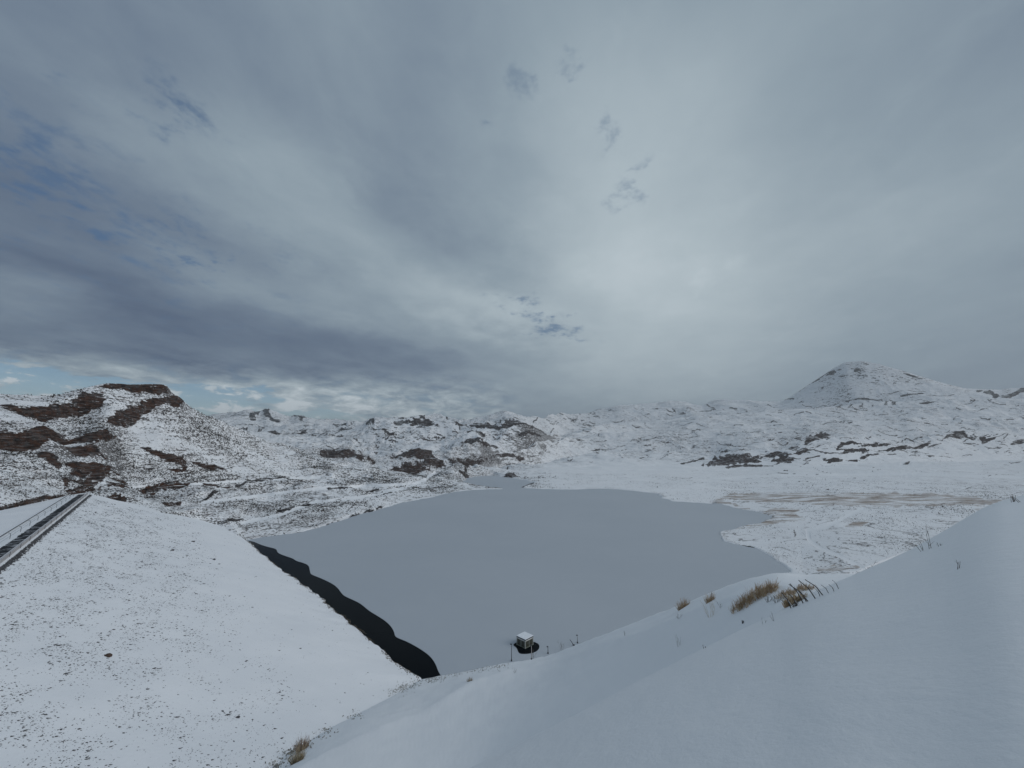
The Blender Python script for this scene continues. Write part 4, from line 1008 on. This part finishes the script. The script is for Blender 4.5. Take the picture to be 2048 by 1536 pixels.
def bush(x, y, wpx, hpx, lab, m1, m2, n=260, group='brown bushes on the bank'):
    """a dense dry bush: hundreds of thin upright stems over an oval footprint"""
    p = hit(x, y)
    d_ = p.y*CP+(p.z-H)*SP; w_ = wpx/FPX*d_; h_ = hpx/FPX*d_
    r_ = np.random.default_rng(int(x+y))
    o = empty('dry_bush', p); tag(o, lab, 'bush', group)
    for nm, m_, cnt, hh in (('stems', m1, n, 1.0), ('straw', m2, n, .8)):
        a = r_.uniform(0, 6.28, cnt); rad = np.sqrt(r_.uniform(0, 1, cnt))
        bx = np.cos(a)*rad*w_*.36; by = np.sin(a)*rad*w_*.30
        ln = h_*hh*r_.uniform(.3, 1.15, cnt)*(1-.3*rad**2)
        ox, oy = np.cos(a)*rad*.55+r_.normal(0, .22, cnt), np.sin(a)*rad*.5+r_.normal(0, .22, cnt)
        zb = np.array([drop(p.x+u_, p.y+v_, p.z+6).z for u_, v_ in zip(bx, by)])-p.z
        base = np.stack([bx, by, zb-.03], -1)
        dv = np.stack([ox, oy, np.ones(cnt)], -1); dv /= np.linalg.norm(dv, axis=1)[:, None]
        mid = base+dv*ln[:, None]*.55+r_.normal(0, .04, (cnt, 3))*h_; tip = base+dv*ln[:, None]*1.0+r_.normal(0, .09, (cnt, 3))*h_
        sd_ = np.stack([np.cos(a*3), np.sin(a*3), a*0], -1)*.013
        V = np.stack([base-sd_, base+sd_, mid+sd_*.8, mid-sd_*.8, tip+sd_*.4, tip-sd_*.4], 1)
        k0 = np.arange(cnt)[:, None]*6
        F = np.concatenate([k0+np.array([[0, 1, 2, 3]]), k0+np.array([[3, 2, 4, 5]])])
        np_mesh(nm, V.reshape(-1, 3), F, m_, o, smooth=False)
    return o
bush(1532, 1186, 62, 22, 'reddish brown dry bush at the water edge, tallest and farthest back of the clump', M_DRY, M_STRAW, 230)
bush(1506, 1196, 94, 19, 'wide yellow brown dry bush in the middle of the clump above the shore', M_DRY, M_STRAW, 270)
bush(1484, 1211, 56, 19, 'brown dry bush at the left end of the clump above the shore', M_DRY, M_STRAW, 160)
bush(1572, 1190, 50, 13, 'sparse dry bush between the brown clump and the leaning fence', M_DRY, M_STRAW, 150)
bush(1610, 1178, 44, 12, 'dark reddish bush behind the leaning fence posts', M_DRY, M_STRAW, 120)
bush(1590, 1205, 50, 18, 'low dry straw tuft around the foot of the leaning fence', M_STRAW, M_DRY, 300)
bush(1366, 1216, 26, 20, 'small tan tuft standing at the lake edge left of the bushes', M_DRY, M_STRAW, 130)
bush(1420, 1203, 20, 18, 'small brown tuft on the snow above the thin pale sapling', M_DRY, M_STRAW, 90)
bush(604, 1500, 26, 26, 'pinkish brown tuft low at the foot of the dam', plain('pink_brown_stem', (.2, .12, .1), .9, .3, 4), M_STRAW, 200)
bush(594, 1524, 30, 26, 'olive straw tuft at the bottom edge beside the dam foot', M_STRAW, plain('olive_straw', (.14, .13, .08), .9, .3, 4), 200)
bush(940, 1362, 16, 9, 'small dark tuft on the bank right of the black water tip', M_TWIG, M_STRAW, 60)

plant('sapling', 1422, 1234, 30, 'pale leafless sapling with upright twigs on the snow above the lake', 'sapling', M_STRAW, 7, .4, .01, 2)
plant('dry_plant', 1356, 1293, 24, 'thin grey forked twig plant alone on the open snow bank', 'plant', M_GREYTWIG, 3, .35, .01, 2)
plant('dry_plant', 1358, 1237, 12, 'low grey tuft below the tan tuft at the lake edge', 'plant', M_GREYTWIG, 8, .7, .008, 1)
plant('dry_plant', 1250, 1271, 9, 'tiny pale sprig in the middle of the snow bank', 'plant', M_GREYTWIG, 4, .5, .008, 1)
plant('dry_plant', 1409, 1297, 10, 'little dark sprig on the lip of the nearest snow bank', 'plant', M_TWIG, 2, .5, .008, 1)
plant('dry_plant', 1441, 1216, 14, 'grey sprig right of the pale sapling', 'plant', M_GREYTWIG, 4, .6, .008, 1, tilt=(-.5, 0))
plant('dry_plant', 1066, 1318, 16, 'faint grey shrub at the foot of the pale lamp post', 'plant', M_GREYTWIG, 6, .5, .01, 2)
plant('dry_plant', 1124, 1299, 16, 'grey thorny shrub on the shore between two lamp posts', 'plant', M_GREYTWIG, 6, .6, .01, 2)
plant('dry_plant', 1030, 1346, 9, 'small tuft on the snow ledge left of the hut', 'plant', M_GREYTWIG, 7, .7, .01, 1)
# close stalks on the nearest bank
plant('dead_stalk', 1528, 1248, 14, 'short black forked twig poking from the near snow bank', 'plant', M_TWIG, 2, .7, .004, 1)
plant('dead_stalk', 1547, 1242, 20, 'black twig with buds just above the near snow lip', 'plant', M_TWIG, 3, .6, .004, 1, tilt=(-.4, 0))
plant('dead_stalk', 1913, 1140, 26, 'single dark dead stalk with side twigs on the smooth near snow', 'plant', M_TWIG, 2, .15, .006, 2)
plant('dead_stalk', 1860, 1098, 34, 'tall thin curved stalk with seed head on the near bank edge', 'plant', M_GREYTWIG, 2, .2, .006, 1)
plant('dead_stalk', 1846, 1101, 32, 'curved grass stalk left of the seed-head stalk on the near bank edge', 'plant', M_GREYTWIG, 3, .35, .006, 1, tilt=(-.4, 0))
plant('dead_stalk', 1880, 1092, 12, 'short twig right of the tall seed-head stalks', 'plant', M_TWIG, 2, .6, .006, 1)
plant('dead_stalk', 1776, 1108, 26, 'dark budded twig leaning left over the far edge of the bank', 'plant', M_TWIG, 2, .3, .008, 1, tilt=(-.6, 0))
plant('dead_stalk', 1745, 1130, 14, 'single leaning twig where the bank meets the white track', 'plant', M_TWIG, 1, .2, .01, 1, tilt=(.8, 0))
plant('dead_stalk', 2040, 1004, 20, 'dark stick leaning left at the right end of the near bank', 'plant', M_TWIG, 2, .2, .012, 0, tilt=(-1, 0))
plant('dead_stalk', 2025, 1004, 18, 'faint grey grass tuft near the right end of the near bank', 'plant', M_GREYTWIG, 6, .4, .008, 0)
for i, (x, y, hp, lab) in enumerate(((1486, 1246, 8, 'small black clod with a twig on the middle snow bank'),)):
    plant('dead_stalk', x, y, hp, lab, 'plant', M_STONE, 3, .4, .05, 0)
# black budded brambles in front of the bushes
for i, (x, y, hp, lab) in enumerate(((1536, 1204, 12, 'leftmost black bramble below the brown bush clump'), (1552, 1205, 14, 'second black bramble from the left below the brown bush clump'), (1572, 1208, 18, 'wide black bramble under the sparse bush'), (1590, 1213, 16, 'black bramble reaching over the near snow lip below the fence'))):
    plant('bramble', x, y, hp, lab, 'bramble', M_TWIG, 7, 1.2, .012, 2, 'black brambles below the bushes', curve=.9)
# leaning old fence
FP = [(1586, 1214, 34), (1597, 1210, 26), (1611, 1204, 42), (1617, 1201, 22), (1623, 1199, 36), (1637, 1194, 40), (1643, 1191, 18), (1653, 1187, 32), (1662, 1184, 18), (1672, 1181, 16), (1681, 1176, 18)]
FT = ['thick dark fence post at the left end of the leaning fence', 'second leaning fence post from the left', 'longest fence post, third from the left', 'short fence post, fourth from the left', 'fence post just left of the dark reddish bush', 'fence post in front of the dark reddish bush', 'short stub post right of the reddish bush', 'last tall leaning fence post before the twigs', 'short forked fence stake beyond the last tall post', 'second short stake at the right end of the fence', 'rightmost short stake of the leaning fence']
for (x, y, hp), lab in zip(FP, FT):
    p = hit(x, y)
    if p is None: continue
    d_ = p.y*CP+(p.z-H)*SP; ln = hp/FPX*d_
    o = empty('fence_post', p); tag(o, lab, 'fence post', 'leaning posts of the old fence')
    lx = -.75+random.uniform(-.38, .30); ly_ = random.uniform(-.25, .25)
    mb = MB(); r0 = .045*d_/34 if hp > 20 else .025*d_/34
    mb.tube([(0, 0, -.2), (lx*ln*.5, ly_*.5*ln, ln*.38), (lx*ln, ly_*ln, ln*.75)], [r0*1.1, r0, r0*.8], 6); mb.build('post_shaft', M_POST, o)
    mb = MB(); mb.tube([(lx*ln*.08-.01, ly_*ln*.08, ln*.06+r0), (lx*ln*.9-.01, ly_*ln*.9, ln*.675+r0)], r0*.45, 5); mb.build('snow_ridge', M_SNOWCAP, o)
# dead trees on the far shore
def tree(x, y, hpx, lab, dense):
    p = hit(x, y)
    d_ = p.y*CP+(p.z-H)*SP; h_ = hpx/FPX*d_
    o = empty('small_tree', p); tag(o, lab, 'tree')
    r_ = random.Random(int(x)); mb = MB()
    mb.tube([(0, 0, -.3), (.1*h_*.2, 0, h_*.5), (-.05*h_, 0, h_)], [.09*h_*.5, .06*h_*.5, .02*h_*.5], 6); mb.build('trunk', M_TWIG, o)
    mb = MB()
    for i in range(dense):
        z_ = h_*r_.uniform(.15, .95); th_ = r_.uniform(0, 6.28); ln = h_*.32*(1.1-z_/h_)*r_.uniform(.6, 1.2)+.1
        mb.tube([(0, 0, z_), (math.cos(th_)*ln*.6, math.sin(th_)*ln*.6, z_+ln*.25), (math.cos(th_)*ln, math.sin(th_)*ln, z_+ln*.6)], [.035*h_*.3, .02*h_*.3+.04, .02], 4, False)
    mb.build('crown', M_TWIG, o)
tree(1590, 1074, 14, 'small bare dark tree leaning beside the white track on the right shore', 26)
tree(932, 955, 18, 'small dark tree at the tip of the narrow inlet', 60)

# stones and tufts along the shores and the foot of the dam
q = 2600
tt = rng.uniform(0, 1, q)
path = np.array([(540, 1536), (600, 1490), (690, 1440), (770, 1388), (835, 1362), (880, 1352), (960, 1335), (1010, 1326)], float)
ci = np.linspace(0, 1, len(path)); px_s = np.interp(tt, ci, path[:, 0])+rng.normal(0, 9, q); py_s = np.interp(tt, ci, path[:, 1])+rng.normal(0, 4, q)+3
pts_ = []
for x, y, tq in zip(px_s, py_s, tt):
    if pnoise(np.array([tq*34]), np.array([3.3]), 9)[0] < .02: continue
    p = hit(x, y)
    if p is not None and p.z > .2: pts_.append(p)
if pts_:
    P_ = np.array([tuple(p) for p in pts_])
    o = clumps('dry_grass', P_, rng.uniform(.06, .20, len(P_)), plain('bank_grass', (.20, .185, .15), .95, .4, 2), 12, 8); tag(o, kind='stuff')
# rubble at the edges of the farther shore
sel = np.nonzero((SDL > .2) & (SDL < 3.5) & (PX > 480) & (PX < 1560) & (DD > 190) & (ROCK < .3) & (pnoise(XW/22, YW/22, 99) > .12))
ii = rng.choice(len(sel[0]), min(2600, len(sel[0])), replace=False)
Pz = np.stack([XW[sel][ii], YW[sel][ii], ZW[sel][ii]], -1)
o = clumps('shore_brush', Pz, rng.uniform(.15, .5, len(ii))*np.clip(Pz[:, 1]/400, .6, 1.6), plain('shore_twigs', (.13, .11, .09), .95, .4, .6), 14, 8); tag(o, kind='stuff')

# ------------------------------------------------------------------ haze
if True:
    mt = bpy.data.materials.new('haze_air'); mt.use_nodes = True; t = NT(mt.node_tree); t.n.clear()
    pv = t.node('ShaderNodeVolumePrincipled', {'Color': (.92, .96, 1.0, 1), 'Density': .00012, 'Anisotropy': .2})
    t.l.new(pv.outputs[0], t.node('ShaderNodeOutputMaterial').inputs['Volume'])
    zlo = float(ZW.min())-2; zhi = float(ZW.max())+25
    mb = MB(); mb.box(-12400, 12400, -12400, 12400, zlo, zhi)
    hz_o = mb.build('haze', mt); tag(hz_o, kind='stuff')
print('verts', len(co), 'zmax', ZW.max(), 'zmin', ZW.min())
